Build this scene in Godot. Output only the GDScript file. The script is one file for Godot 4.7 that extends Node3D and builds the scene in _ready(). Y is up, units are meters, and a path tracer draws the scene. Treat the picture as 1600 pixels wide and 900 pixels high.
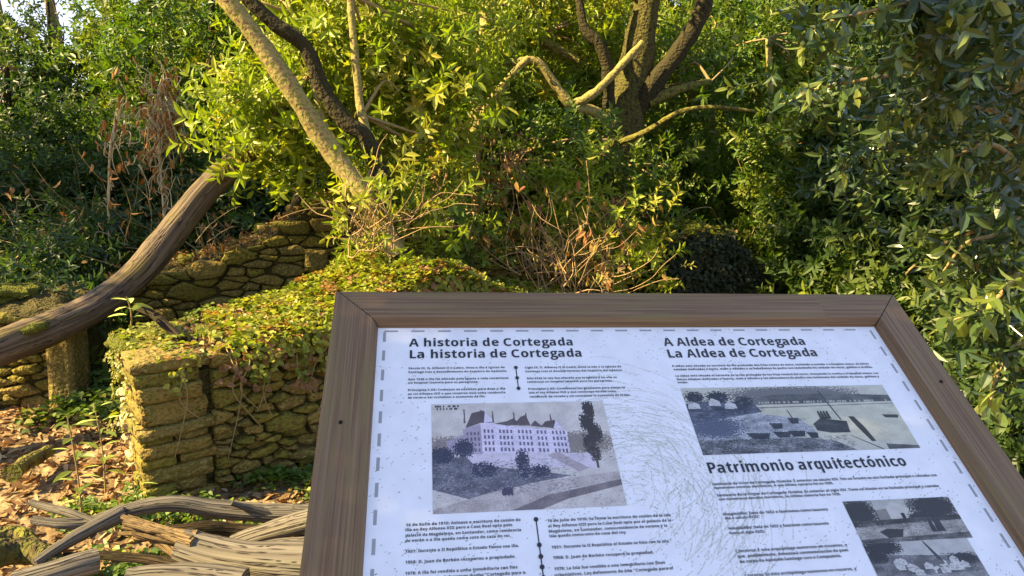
extends Node3D
# A ruined stone house in a laurel wood, with an information board in front of it.

var rng := RandomNumberGenerator.new()
var noise := FastNoiseLite.new()
var M := {}
var leaf_mesh: Mesh
var sprig: Mesh
var sprig_far: Mesh
var ivy_sprig: Mesh
var dry_leaf: Mesh
var taken := {}

func _ready() -> void:
	rng.seed = 77
	noise.seed = 5
	noise.frequency = 1.0
	# ---- camera
	var cam := Camera3D.new()
	cam.name = "camera"
	cam.transform = Transform3D(Basis(Vector3(0.9994, 0.0349, -0.0068), Vector3(-0.0355, 0.9810, -0.1907), Vector3(0.0000, 0.1908, 0.9816)), Vector3(0, 1.5, 0))
	cam.fov = 48.455
	cam.near = 0.05
	cam.far = 600.0
	add_child(cam)
	cam.current = true
	# ---- sky and exposure
	var we := WorldEnvironment.new()
	we.name = "surroundings"
	var env := Environment.new()
	var sm := ProceduralSkyMaterial.new()
	sm.sky_top_color = Color(0.56, 0.64, 0.8)
	sm.sky_horizon_color = Color(0.9, 0.92, 0.96)
	sm.sky_curve = 0.18
	sm.ground_bottom_color = Color(0.12, 0.12, 0.08)
	sm.ground_horizon_color = Color(0.3, 0.3, 0.24)
	sm.sky_energy_multiplier = 0.72
	var sky := Sky.new()
	sky.sky_material = sm
	env.background_mode = Environment.BG_SKY
	env.sky = sky
	env.tonemap_mode = Environment.TONE_MAPPER_LINEAR
	env.tonemap_exposure = 4.8
	env.sdfgi_enabled = true
	env.ssao_enabled = true
	env.ssil_enabled = true
	we.environment = env
	add_child(we)
	# ---- sun, from the left
	var sun := DirectionalLight3D.new()
	sun.name = "sun"
	sun.light_color = Color(1.0, 0.88, 0.64)
	sun.light_energy = 1.6
	sun.light_angular_distance = 0.5
	sun.shadow_enabled = true
	sun.sky_mode = DirectionalLight3D.SKY_MODE_LIGHT_ONLY
	sun.look_at_from_position(Vector3.ZERO, -Vector3(-0.74, 0.58, 0.22), Vector3.UP)
	add_child(sun)
	make_materials()
	make_leaf_meshes()
	print("materials")
	build_ground()
	build_walls()
	print("walls")
	build_wood()
	print("wood")
	build_litter_and_ivy()
	print("ivy")
	build_logs()
	build_board()
	print("board")

# ------------------------------------------------------------------ naming
func numbered(called: String) -> String:
	if not taken.has(called):
		taken[called] = 0
		return called
	taken[called] += 1
	return "%s_%03d" % [called, taken[called]]

func thing(called: String, label: String, category: String, at := Vector3.ZERO, group := "") -> Node3D:
	var o := Node3D.new()
	o.name = numbered(called)
	o.position = at
	tag(o, label, category, group)
	add_child(o)
	return o

func tag(o: Node, label: String, category: String, group := "", kind := "") -> void:
	o.set_meta("label", label)
	if category:
		o.set_meta("category", category)
	if group:
		o.set_meta("group", group)
	if kind:
		o.set_meta("kind", kind)

func part(called: String, mesh: Mesh, m: Material, parent: Node3D, at := Transform3D.IDENTITY) -> MeshInstance3D:
	var o := MeshInstance3D.new()
	o.name = called
	o.mesh = mesh
	o.material_override = m
	o.transform = at
	parent.add_child(o, true)
	return o

func rr(a: float, b: float) -> float:
	return rng.randf_range(a, b)

func rdir() -> Vector3:
	var z := rr(-1, 1)
	var a := rr(0, TAU)
	var s := sqrt(1.0 - z * z)
	return Vector3(s * cos(a), z, s * sin(a))

# ------------------------------------------------------------------ textures and materials
func ramp(cols: Array) -> Gradient:
	var g := Gradient.new()
	var offs := PackedFloat32Array()
	var cc := PackedColorArray()
	for i in cols.size():
		offs.append(float(i) / (cols.size() - 1))
		cc.append(cols[i])
	g.offsets = offs
	g.colors = cc
	return g

func noise_tex(freq: float, cols: Array, sd: int, size := 512, octaves := 5, cellular := false) -> NoiseTexture2D:
	var t := NoiseTexture2D.new()
	var n := FastNoiseLite.new()
	n.seed = sd
	n.frequency = freq
	n.fractal_octaves = octaves
	n.noise_type = FastNoiseLite.TYPE_CELLULAR if cellular else FastNoiseLite.TYPE_SIMPLEX_SMOOTH
	t.noise = n
	t.seamless = true
	t.width = size
	t.height = size
	if cols.size():
		t.color_ramp = ramp(cols)
	return t

func lin(r: float, g: float, b: float) -> Color:
	return Color(r, g, b).linear_to_srgb()

# a material with mottled colour and relief that needs no uv
func mottled(cols: Array, freq: float, scale: float, relief: float, relief_tex: Texture2D, rough: float, sd: int, world := false) -> StandardMaterial3D:
	var m := StandardMaterial3D.new()
	var cc := []
	for c in cols:
		cc.append(c)
	m.albedo_texture = noise_tex(freq, cc, sd)
	m.uv1_triplanar = true
	m.uv1_world_triplanar = world
	m.uv1_scale = Vector3.ONE * scale
	m.uv1_triplanar_sharpness = 4.0
	m.roughness = rough
	m.metallic_specular = 0.3
	if relief > 0.0:
		m.heightmap_enabled = true
		m.heightmap_texture = relief_tex
		m.heightmap_scale = relief
	return m

# wood with its grain along v (streaks), as an image and its relief
func grain_images(w: int, h: int, a: Color, b: Color, c: Color, across: float, along: float, cracks: float, sd: int) -> Array:
	var n := FastNoiseLite.new()
	n.seed = sd
	n.frequency = 1.0
	n.fractal_octaves = 3
	var patch := FastNoiseLite.new()
	patch.seed = sd + 9
	patch.frequency = 1.0
	patch.fractal_octaves = 4
	var col := PackedByteArray()
	var hi := PackedByteArray()
	col.resize(w * h * 3)
	hi.resize(w * h)
	for y in h:
		for x in w:
			var fx := float(x) / w
			var fy := float(y) / h
			# closed round the tube: sample on a circle
			var cxn := cos(fx * TAU) * across
			var cyn := sin(fx * TAU) * across
			var g := n.get_noise_3d(cxn, cyn, fy * along) * 0.5 + 0.5
			var p := patch.get_noise_3d(cxn * 0.25, cyn * 0.25, fy * along * 1.5) * 0.5 + 0.5
			var k := n.get_noise_3d(cxn * 0.6 + 30.0, cyn * 0.6, fy * along * 0.7)
			var crack := clampf(1.0 - absf(k) / maxf(cracks, 0.0001), 0.0, 1.0)
			var cl := a.lerp(b, clampf((g - 0.25) * 2.0, 0, 1)).lerp(c, clampf((p - 0.5) * 3.0, 0, 1))
			cl = cl.lerp(Color(0.1, 0.08, 0.06), crack * 0.8)
			var i := (y * w + x) * 3
			col[i] = int(clampf(cl.r, 0, 1) * 255)
			col[i + 1] = int(clampf(cl.g, 0, 1) * 255)
			col[i + 2] = int(clampf(cl.b, 0, 1) * 255)
			hi[y * w + x] = int(clampf(0.2 + g * 0.7 - crack * 0.7, 0, 1) * 255)
	return [ImageTexture.create_from_image(Image.create_from_data(w, h, false, Image.FORMAT_RGB8, col)), ImageTexture.create_from_image(Image.create_from_data(w, h, false, Image.FORMAT_L8, hi))]

func grained(w: int, h: int, a: Color, b: Color, c: Color, across: float, along: float, cracks: float, sd: int, relief: float, rough: float) -> StandardMaterial3D:
	var t := grain_images(w, h, a, b, c, across, along, cracks, sd)
	var m := StandardMaterial3D.new()
	m.albedo_texture = t[0]
	m.heightmap_enabled = true
	m.heightmap_texture = t[1]
	m.heightmap_scale = relief
	m.roughness = rough
	m.metallic_specular = 0.3
	return m

func leafy(rough: float, through: Color, spec := 0.5) -> StandardMaterial3D:
	var m := StandardMaterial3D.new()
	m.vertex_color_use_as_albedo = true
	m.roughness = rough
	m.metallic_specular = spec
	m.backlight_enabled = true
	m.backlight = through
	m.cull_mode = BaseMaterial3D.CULL_DISABLED
	return m

func plain_leaf(c: Color, rough: float, through: Color) -> StandardMaterial3D:
	var m := leafy(rough, through)
	m.vertex_color_use_as_albedo = false
	m.albedo_color = c
	return m

func make_materials() -> void:
	var rough_relief := noise_tex(0.02, [], 3, 512, 6)
	var fine_relief := noise_tex(0.06, [], 4, 512, 5)
	M.stone = []
	var sets := [
		[lin(0.043, 0.033, 0.011), lin(0.145, 0.104, 0.028), lin(0.255, 0.183, 0.048), lin(0.085, 0.079, 0.013), lin(0.306, 0.224, 0.071)],
		[lin(0.030, 0.025, 0.009), lin(0.119, 0.095, 0.021), lin(0.170, 0.149, 0.021), lin(0.255, 0.191, 0.048), lin(0.085, 0.062, 0.025)],
		[lin(0.051, 0.037, 0.017), lin(0.212, 0.145, 0.052), lin(0.102, 0.091, 0.016), lin(0.289, 0.216, 0.081), lin(0.136, 0.100, 0.028)],
		[lin(0.025, 0.028, 0.007), lin(0.093, 0.095, 0.013), lin(0.178, 0.154, 0.027), lin(0.085, 0.058, 0.019), lin(0.230, 0.191, 0.038)],
	]
	for i in 4:
		M.stone.append(mottled(sets[i], 0.02, 3.1, 1.2, rough_relief, 0.95, 21 + i, true))
	M.pale_stone = mottled([lin(0.14, 0.1, 0.05), lin(0.38, 0.3, 0.17), lin(0.48, 0.4, 0.24), lin(0.24, 0.21, 0.09)], 0.012, 3.3, 1.2, rough_relief, 0.95, 31, true)
	M.core = mottled([lin(0.02, 0.016, 0.008), lin(0.09, 0.07, 0.025), lin(0.05, 0.05, 0.013), lin(0.13, 0.1, 0.04)], 0.03, 3.0, 3.0, rough_relief, 1.0, 35, true)
	M.earth = mottled([lin(0.06, 0.04, 0.02), lin(0.16, 0.11, 0.055), lin(0.24, 0.18, 0.1), lin(0.1, 0.075, 0.035)], 0.015, 0.9, 2.5, rough_relief, 1.0, 36, true)
	M.moss = mottled([lin(0.05, 0.04, 0.015), lin(0.09, 0.11, 0.014), lin(0.15, 0.16, 0.022), lin(0.12, 0.09, 0.04)], 0.03, 3.0, 2.0, fine_relief, 1.0, 37, true)
	M.bark_yellow = mottled([lin(0.05, 0.035, 0.015), lin(0.2, 0.15, 0.06), lin(0.29, 0.24, 0.09), lin(0.11, 0.12, 0.02), lin(0.36, 0.3, 0.16)], 0.02, 2.2, 0.5, rough_relief, 0.9, 41)
	M.bark_dark = mottled([lin(0.012, 0.01, 0.007), lin(0.045, 0.035, 0.02), lin(0.03, 0.03, 0.01), lin(0.07, 0.06, 0.025)], 0.015, 2.6, 2.4, rough_relief, 0.95, 42)
	M.bark_mossy = mottled([lin(0.035, 0.026, 0.012), lin(0.1, 0.08, 0.03), lin(0.15, 0.16, 0.025), lin(0.07, 0.055, 0.025)], 0.012, 2.4, 2.2, rough_relief, 0.95, 43)
	M.bark_oak = mottled([lin(0.02, 0.015, 0.009), lin(0.06, 0.048, 0.022), lin(0.1, 0.1, 0.02), lin(0.035, 0.028, 0.014)], 0.015, 2.6, 3.0, rough_relief, 0.95, 47)
	M.bark_far = mottled([lin(0.13, 0.1, 0.06), lin(0.26, 0.2, 0.11), lin(0.2, 0.18, 0.07)], 0.012, 1.2, 1.0, rough_relief, 0.95, 44)
	M.twig = mottled([lin(0.1, 0.075, 0.035), lin(0.28, 0.21, 0.1), lin(0.18, 0.15, 0.05)], 0.03, 3.0, 0.0, null, 0.9, 45)
	M.dry = mottled([lin(0.12, 0.075, 0.035), lin(0.34, 0.24, 0.12), lin(0.22, 0.13, 0.06)], 0.03, 3.0, 0.0, null, 0.9, 46)
	M.straw = mottled([lin(0.22, 0.16, 0.08), lin(0.5, 0.4, 0.22), lin(0.38, 0.28, 0.14)], 0.03, 3.0, 0.0, null, 0.9, 48)
	M.driftwood = grained(256, 512, Color(0.3, 0.28, 0.25), Color(0.48, 0.46, 0.42), Color(0.4, 0.39, 0.33), 5.0, 0.8, 0.025, 61, 1.2, 0.85)
	M.fallen = grained(256, 512, Color(0.27, 0.23, 0.19), Color(0.43, 0.38, 0.32), Color(0.37, 0.33, 0.2), 3.5, 3.0, 0.035, 62, 1.0, 0.8)
	M.darkwood = grained(128, 256, Color(0.13, 0.1, 0.07), Color(0.3, 0.25, 0.18), Color(0.2, 0.19, 0.1), 4.0, 3.0, 0.05, 63, 1.4, 0.9)
	M.splinter = grained(128, 512, Color(0.4, 0.33, 0.22), Color(0.62, 0.53, 0.38), Color(0.52, 0.45, 0.33), 6.0, 1.6, 0.06, 64, 0.9, 0.8)
	M.leaf = leafy(0.5, lin(0.85, 0.95, 0.25))
	M.leaf_shiny = leafy(0.3, lin(0.5, 0.6, 0.15), 0.6)
	M.ivy = leafy(0.5, lin(0.8, 0.9, 0.25))
	M.dead = leafy(0.75, lin(0.4, 0.25, 0.1), 0.25)

# ------------------------------------------------------------------ mesh makers
func arrays_new() -> Dictionary:
	return {"v": PackedVector3Array(), "n": PackedVector3Array(), "uv": PackedVector2Array(), "i": PackedInt32Array()}

func arrays_mesh(d: Dictionary) -> ArrayMesh:
	var a := []
	a.resize(Mesh.ARRAY_MAX)
	a[Mesh.ARRAY_VERTEX] = d.v
	a[Mesh.ARRAY_NORMAL] = d.n
	a[Mesh.ARRAY_TEX_UV] = d.uv
	a[Mesh.ARRAY_INDEX] = d.i
	var m := ArrayMesh.new()
	m.add_surface_from_arrays(Mesh.PRIMITIVE_TRIANGLES, a)
	return m

func smooth_path(pts: Array, steps: int) -> Array:
	var out := []
	for k in pts.size() - 1:
		var p0: Vector3 = pts[maxi(k - 1, 0)]
		var p1: Vector3 = pts[k]
		var p2: Vector3 = pts[k + 1]
		var p3: Vector3 = pts[mini(k + 2, pts.size() - 1)]
		for s in steps:
			out.append(p1.cubic_interpolate(p2, p0, p3, float(s) / steps))
	out.append(pts[-1])
	return out

# a tapered, knobbly limb along points; r0 -> r1
func tube(d: Dictionary, pts: Array, r0: float, r1: float, sides := 8, wob := 0.15, steps := 5, vscale := 1.0, cap := false) -> void:
	var path := smooth_path(pts, steps) if steps > 1 else pts
	var n := path.size()
	var side := Vector3.ZERO
	var length := 0.0
	var base: int = d.v.size()
	for k in n:
		var p: Vector3 = path[k]
		var t: Vector3 = (path[mini(k + 1, n - 1)] - path[maxi(k - 1, 0)]).normalized()
		if k == 0:
			side = t.cross(Vector3(0.31, 0.2, 0.93)).normalized()
		side = (side - t * side.dot(t)).normalized()
		var up := t.cross(side)
		if k > 0:
			length += p.distance_to(path[k - 1])
		var f := float(k) / (n - 1)
		var r := lerpf(r0, r1, f)
		for s in sides + 1:
			var a := TAU * (s % sides) / sides
			var o := side * cos(a) + up * sin(a)
			var rad := r * (1.0 + wob * noise.get_noise_3dv((p + o * r) * (0.35 / maxf(r, 0.01) * 0.5)) * 2.0)
			d.v.append(p + o * rad)
			d.n.append(o)
			d.uv.append(Vector2(float(s) / sides, length * vscale))
	for k in n - 1:
		for s in sides:
			var a := base + k * (sides + 1) + s
			var b := a + sides + 1
			d.i.append_array(PackedInt32Array([a, b, a + 1, a + 1, b, b + 1]))
	if cap:
		for e in 2:
			var k := 0 if e == 0 else n - 1
			var c0: int = d.v.size()
			var t: Vector3 = ((path[0] - path[1]) if e == 0 else (path[n - 1] - path[n - 2])).normalized()
			d.v.append(path[k] + t * (r0 if e == 0 else r1) * 0.06)
			d.n.append(t)
			d.uv.append(Vector2(0.5, 0))
			for s in sides + 1:
				d.v.append(d.v[base + k * (sides + 1) + s])
				d.n.append(t)
				d.uv.append(Vector2(0.5 + 0.03 * s, 0.1))
			for s in sides:
				if e == 1:
					d.i.append_array(PackedInt32Array([c0, c0 + 2 + s, c0 + 1 + s]))
				else:
					d.i.append_array(PackedInt32Array([c0, c0 + 1 + s, c0 + 2 + s]))

func limb(pts: Array, r0: float, r1: float, sides := 9, wob := 0.15, steps := 6, cap := false, vscale := 1.0) -> ArrayMesh:
	var d := arrays_new()
	tube(d, pts, r0, r1, sides, wob, steps, vscale, cap)
	return arrays_mesh(d)

# one leaf, base at the origin, along +y, facing +z; folded along its rib and bent back
func add_leaf(st: SurfaceTool, at: Transform3D, length: float, width: float, bend: float, fine := false) -> void:
	var fold := width * 0.22
	var rib := [Vector3(0, 0, 0), Vector3(0, length * 0.5, -bend * 0.35), Vector3(0, length, -bend)]
	if not fine:
		for e in [-1.0, 1.0]:
			var p1 := Vector3(e * width * 0.46, length * 0.27, fold - bend * 0.1)
			var p2 := Vector3(e * width * 0.44, length * 0.64, fold - bend * 0.5)
			for tri in [[rib[0], p1, rib[1]], [p1, p2, rib[1]], [p2, rib[2], rib[1]]]:
				if e < 0: add_tri(st, at * tri[0], at * tri[1], at * tri[2])
				else: add_tri(st, at * tri[0], at * tri[2], at * tri[1])
		return
	var ks := [0.0, 0.15, 0.4, 0.68, 0.88, 1.0]
	var ws := [0.02, 0.55, 1.0, 0.8, 0.38, 0.0]
	for k in 5:
		var y0: float = ks[k] * length
		var y1: float = ks[k + 1] * length
		var z0: float = -bend * ks[k] * ks[k]
		var z1: float = -bend * ks[k + 1] * ks[k + 1]
		for s in [-1.0, 1.0]:
			var a := Vector3(0, y0, z0)
			var b := Vector3(0, y1, z1)
			var c := Vector3(s * ws[k] * width * 0.5, y0, z0 + fold * ws[k])
			var e := Vector3(s * ws[k + 1] * width * 0.5, y1, z1 + fold * ws[k + 1])
			if s < 0:
				add_tri(st, at * a, at * c, at * b)
				if k < 4: add_tri(st, at * c, at * e, at * b)
			else:
				add_tri(st, at * a, at * b, at * c)
				if k < 4: add_tri(st, at * c, at * b, at * e)

func add_tri(st: SurfaceTool, a: Vector3, b: Vector3, c: Vector3) -> void:
	var n := (c - a).cross(b - a).normalized()
	for p in [a, b, c]:
		st.set_normal(n)
		st.add_vertex(p)

func toward(y: Vector3, roll := 0.0) -> Basis:
	var yy := y.normalized()
	var x := yy.cross(Vector3(0.13, 0.37, 0.92)).normalized()
	return Basis(yy, roll) * Basis(x, yy, x.cross(yy))

func make_leaf_meshes() -> void:
	var r := RandomNumberGenerator.new()
	r.seed = 12
	var st := SurfaceTool.new()
	st.begin(Mesh.PRIMITIVE_TRIANGLES)
	add_leaf(st, Transform3D.IDENTITY, 1.0, 0.36, 0.18, true)
	leaf_mesh = st.commit()
	st = SurfaceTool.new()
	st.begin(Mesh.PRIMITIVE_TRIANGLES)
	for k in 10:                                     # laurel sprig, one unit long
		var h := 0.12 + 0.085 * k
		var a := k * 2.4 + r.randf() * 0.4
		var out := Vector3(cos(a), 0.55 + 0.12 * (k / 9.0) * 5.0 * 0.5, sin(a)).normalized()
		var b := toward(out)
		b = Basis(out, r.randf_range(-0.7, 0.7)) * leaf_basis(out)
		add_leaf(st, Transform3D(b, Vector3(0, h, 0)), r.randf_range(0.36, 0.5), r.randf_range(0.13, 0.18), r.randf_range(0.04, 0.14))
	for k in 3:
		var a0 := k * TAU / 3
		add_tri(st, Vector3(cos(a0) * 0.012, 0, sin(a0) * 0.012), Vector3(0, 0.97, 0), Vector3(cos(a0 + 2.1) * 0.012, 0, sin(a0 + 2.1) * 0.012))
	sprig = st.commit()
	st = SurfaceTool.new()
	st.begin(Mesh.PRIMITIVE_TRIANGLES)
	for k in 12:
		var a := k * 2.4
		var out := Vector3(cos(a), r.randf_range(-0.2, 0.8), sin(a)).normalized()
		add_leaf(st, Transform3D(Basis(out, r.randf_range(-1.0, 1.0)) * leaf_basis(out), Vector3(cos(a * 3.0) * 0.15, 0.07 * k, sin(a * 5.0) * 0.15)), r.randf_range(0.3, 0.42), r.randf_range(0.13, 0.19), 0.06)
	sprig_far = st.commit()
	st = SurfaceTool.new()
	st.begin(Mesh.PRIMITIVE_TRIANGLES)
	for k in 7:                                      # creeping ivy, lying in xz, leaves looking up
		var a := r.randf_range(0, TAU)
		var p := Vector3(r.randf_range(-0.5, 0.5), r.randf_range(0.0, 0.25), r.randf_range(-0.5, 0.5))
		var tip := Vector3(cos(a), r.randf_range(-0.25, 0.35), sin(a)).normalized()
		add_leaf(st, Transform3D(Basis(tip, r.randf_range(-0.5, 0.5)) * leaf_basis(tip), p), r.randf_range(0.28, 0.45), r.randf_range(0.26, 0.4), 0.05)
	ivy_sprig = st.commit()
	st = SurfaceTool.new()
	st.begin(Mesh.PRIMITIVE_TRIANGLES)
	add_leaf(st, Transform3D(Basis.IDENTITY, Vector3(0, -0.5, 0)), 1.0, 0.42, 0.3)
	dry_leaf = st.commit()

# basis whose y runs along d and whose z looks up as far as it can
func leaf_basis(d: Vector3) -> Basis:
	var y := d.normalized()
	var x := y.cross(Vector3.UP)
	if x.length() < 0.05:
		x = Vector3.RIGHT
	x = x.normalized()
	return Basis(x, y, x.cross(y))

# ------------------------------------------------------------------ scattering
# lists that become one MultiMesh
func cloud_new() -> Dictionary:
	return {"t": [], "c": []}

func commit_cloud(d: Dictionary, mesh: Mesh, m: Material, called: String, parent: Node3D) -> MultiMeshInstance3D:
	var mm := MultiMesh.new()
	mm.transform_format = MultiMesh.TRANSFORM_3D
	mm.use_colors = true
	mm.mesh = mesh
	mm.instance_count = d.t.size()
	for k in d.t.size():
		mm.set_instance_transform(k, d.t[k])
		mm.set_instance_color(k, d.c[k])
	var o := MultiMeshInstance3D.new()
	o.name = called
	o.multimesh = mm
	o.material_override = m
	parent.add_child(o, true)
	return o

func tint(pal: Array) -> Color:
	var c: Color = pal[0].lerp(pal[1], rng.randf())
	if pal.size() > 2 and rng.randf() < 0.16:
		c = pal[2]
	var k := rr(0.8, 1.25)
	return Color(c.r * k, c.g * k, c.b * k)

# sprigs in clumps through an ellipsoid, denser near its shell
func crown(d: Dictionary, c: Vector3, rad: Vector3, clumps: int, per: int, size: float, pal: Array, spread := 0.3, droop := 0.2) -> void:
	for k in clumps:
		var u := rdir()
		var q := c + u * rad * pow(rng.randf(), 0.45)
		var base := tint(pal)
		for s in per:
			var o := rdir()
			var p := q + o * spread * pow(rng.randf(), 0.6)
			var y := (o * 0.8 + u * 0.5 + Vector3(0, 0.25 - droop, 0) + rdir() * 0.5).normalized()
			var sc := size * rr(0.65, 1.3)
			d.t.append(Transform3D(toward(y, rr(0, TAU)).scaled(Vector3.ONE * sc), p))
			d.c.append(base.lerp(tint(pal), 0.5))

# ------------------------------------------------------------------ ground
func ground_y(x: float, z: float) -> float:
	var y := 0.05 * noise.get_noise_2d(x * 0.5, z * 0.5) + 0.02 * noise.get_noise_2d(x * 2.2 + 9.0, z * 2.2)
	var far := maxf(0.0, -z - 7.5)
	y += far * 0.1 + maxf(0.0, -x - 4.5) * 0.06 + maxf(0.0, x - 3.0) * 0.05
	return y

func build_ground() -> void:
	var xs := []
	var x := -20.0
	while x <= 20.0:
		xs.append(x)
		x += 0.15 if absf(x) < 5.0 else 0.6
	xs = [-260.0, -120.0, -60.0, -35.0] + xs + [35.0, 60.0, 120.0, 260.0]
	var zs := []
	var z := 6.0
	while z >= -22.0:
		zs.append(z)
		z -= 0.15 if z < 0.5 and z > -8.0 else 0.6
	zs = [260.0, 120.0, 60.0, 30.0, 15.0] + zs + [-35.0, -60.0, -120.0, -260.0]
	var d := arrays_new()
	for zz in zs:
		for xx in xs:
			var e := 0.05
			var h := ground_y(xx, zz)
			d.v.append(Vector3(xx, minf(h, 4.0), zz))
			d.n.append(Vector3(h - ground_y(xx + e, zz), e, h - ground_y(xx, zz + e)).normalized())
			d.uv.append(Vector2(xx, zz))
	var w := xs.size()
	for j in zs.size() - 1:
		for i in w - 1:
			var a := j * w + i
			d.i.append_array(PackedInt32Array([a, a + w, a + 1, a + 1, a + w, a + w + 1]))
	var o := part("ground", arrays_mesh(d), M.earth, self)
	tag(o, "brown woodland soil floor strewn with leaves", "ground", "", "structure")

# ------------------------------------------------------------------ masonry
func clip_half(poly: PackedVector2Array, mid: Vector2, n: Vector2) -> PackedVector2Array:
	var out := PackedVector2Array()
	for k in poly.size():
		var a := poly[k]
		var b := poly[(k + 1) % poly.size()]
		var da := (a - mid).dot(n)
		var db := (b - mid).dot(n)
		if da <= 0: out.append(a)
		if (da < 0) != (db < 0): out.append(a.lerp(b, da / (da - db)))
	return out

func profile(tops: Array, x: float) -> float:
	for k in tops.size() - 1:
		if x <= tops[k + 1].x:
			return lerpf(tops[k].y, tops[k + 1].y, clampf((x - tops[k].x) / (tops[k + 1].x - tops[k].x), 0, 1))
	return tops[-1].y

# a stone that fills a polygon of the wall's face: sides, worn rim, uneven bulging front
func face_stone(poly: PackedVector2Array, deep: float, bulge: float) -> ArrayMesh:
	var n := poly.size()
	var tilt := Vector2(rr(-0.14, 0.14), rr(-0.16, 0.1))
	var st := SurfaceTool.new()
	st.begin(Mesh.PRIMITIVE_TRIANGLES)
	st.set_smooth_group(0)
	var rings := []
	for e in [[1.0, -deep], [1.0, 0.0], [0.9, bulge * 0.62], [0.55, bulge * 0.95]]:
		var ring := []
		for p in poly:
			var q: Vector2 = p * (e[0] + rr(-0.04, 0.04))
			ring.append(Vector3(q.x, q.y, e[1] + (q.dot(tilt) + rr(-0.16, 0.16) * bulge if e[1] >= 0.0 else 0.0)))
		rings.append(ring)
	for r in 3:
		for k in n:
			var j := (k + 1) % n
			for p in [rings[r][k], rings[r + 1][k], rings[r][j], rings[r][j], rings[r + 1][k], rings[r + 1][j]]:
				st.add_vertex(p)
	var c := Vector3(0, 0, bulge * rr(0.8, 1.05))
	for k in n:
		for p in [rings[3][k], c, rings[3][(k + 1) % n]]:
			st.add_vertex(p)
	st.generate_normals()
	return st.commit()

# rubble on one face: x along, y up, z out
func rubble(parent: Node3D, at: Transform3D, x0: float, x1: float, tops: Array, sw: float, sh: float, gap: float, mats: Array) -> void:
	var sites := []
	var high := 0.0
	for q in tops: high = maxf(high, q.y)
	var size := []
	for k in 2600:                                  # stones of all sizes, none on top of another
		var f := rr(0.5, 1.6) if k < 160 else (rr(0.45, 1.0) if k < 900 else rr(0.3, 0.55))
		var s := Vector2(rr(x0, x1), rr(-sh * 0.5, high + sh * 0.4))
		var free := true
		for i in sites.size():
			if ((s - sites[i]) / Vector2(sw, sh)).length() < (f + size[i]) * 0.5:
				free = false
				break
		if free:
			sites.append(s)
			size.append(f)
	for n in sites.size():
		var s: Vector2 = sites[n]
		if s.y > profile(tops, s.x) - sh * 0.25:
			continue
		var poly := PackedVector2Array([Vector2(maxf(s.x - 1.4 * sw, x0), s.y - 1.3 * sh), Vector2(minf(s.x + 1.4 * sw, x1), s.y - 1.3 * sh), Vector2(minf(s.x + 1.4 * sw, x1), s.y + 1.1 * sh), Vector2(maxf(s.x - 1.4 * sw, x0), s.y + 1.1 * sh)])
		for i in sites.size():
			var dd: Vector2 = (sites[i] - s) / Vector2(sw, sh)
			if i == n or dd.length() > 3.2:
				continue
			poly = clip_half(poly, s.lerp(sites[i], clampf(size[n] / (size[n] + size[i]), 0.35, 0.65)), Vector2(dd.x / sw, dd.y / sh).normalized())
		if poly.size() < 3:
			continue
		var c := Vector2.ZERO
		for p in poly: c += p
		c /= poly.size()
		var cut := PackedVector2Array()
		for k in poly.size():
			var a := poly[k] - c
			var b := poly[(k + 1) % poly.size()] - c
			if a.distance_to(b) < sh * 0.12:
				continue
			cut.append(a.lerp(b, 0.1) * rr(0.9, 1.0))
			cut.append(a.lerp(b, 0.5) * rr(0.9, 1.04))
			cut.append(a.lerp(b, 0.9) * rr(0.9, 1.0))
		if cut.size() < 5:
			continue
		for k in cut.size():
			cut[k] *= maxf(0.3, 1.0 - gap * rr(0.3, 2.6) / cut[k].length())
		var m := face_stone(cut, 0.07, rr(0.008, 0.022))
		part("stone", m, mats[rng.randi() % mats.size()], parent, at * Transform3D(Basis(Vector3.BACK, rr(-0.05, 0.05)) * Basis(Vector3.UP, rr(-0.1, 0.1)), Vector3(c.x, c.y, rr(-0.03, 0.02))))

# the earth and small rubble inside a wall
func wall_core(x0: float, x1: float, tops: Array, thick: float, back: float) -> ArrayMesh:
	var st := SurfaceTool.new()
	st.begin(Mesh.PRIMITIVE_TRIANGLES)
	st.set_smooth_group(-1)
	var n := int((x1 - x0) / 0.08) + 2
	var rows := []
	for k in n:
		var x := lerpf(x0, x1, float(k) / (n - 1))
		var h := profile(tops, x) - 0.03
		var r := []
		r.append(Vector3(x, -0.3, -0.028))
		for j in 6:
			var f := j / 5.0
			r.append(Vector3(x, h + 0.025 * noise.get_noise_2d(x * 7.0, f * 9.0) * 2.0 + back * f - (0.02 if j == 0 or j == 5 else 0.0), lerpf(-0.028, -thick, f)))
		r.append(Vector3(x, -0.3, -thick))
		rows.append(r)
	for k in n - 1:
		for j in 7:
			for p in [rows[k][j], rows[k][j + 1], rows[k + 1][j], rows[k + 1][j], rows[k][j + 1], rows[k + 1][j + 1]]:
				st.add_vertex(p)
	for e in [0, n - 1]:
		for j in range(1, 7):
			for p in ([rows[e][0], rows[e][j + 1], rows[e][j]] if e == 0 else [rows[e][0], rows[e][j], rows[e][j + 1]]):
				st.add_vertex(p)
	st.generate_normals()
	return st.commit()

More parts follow.
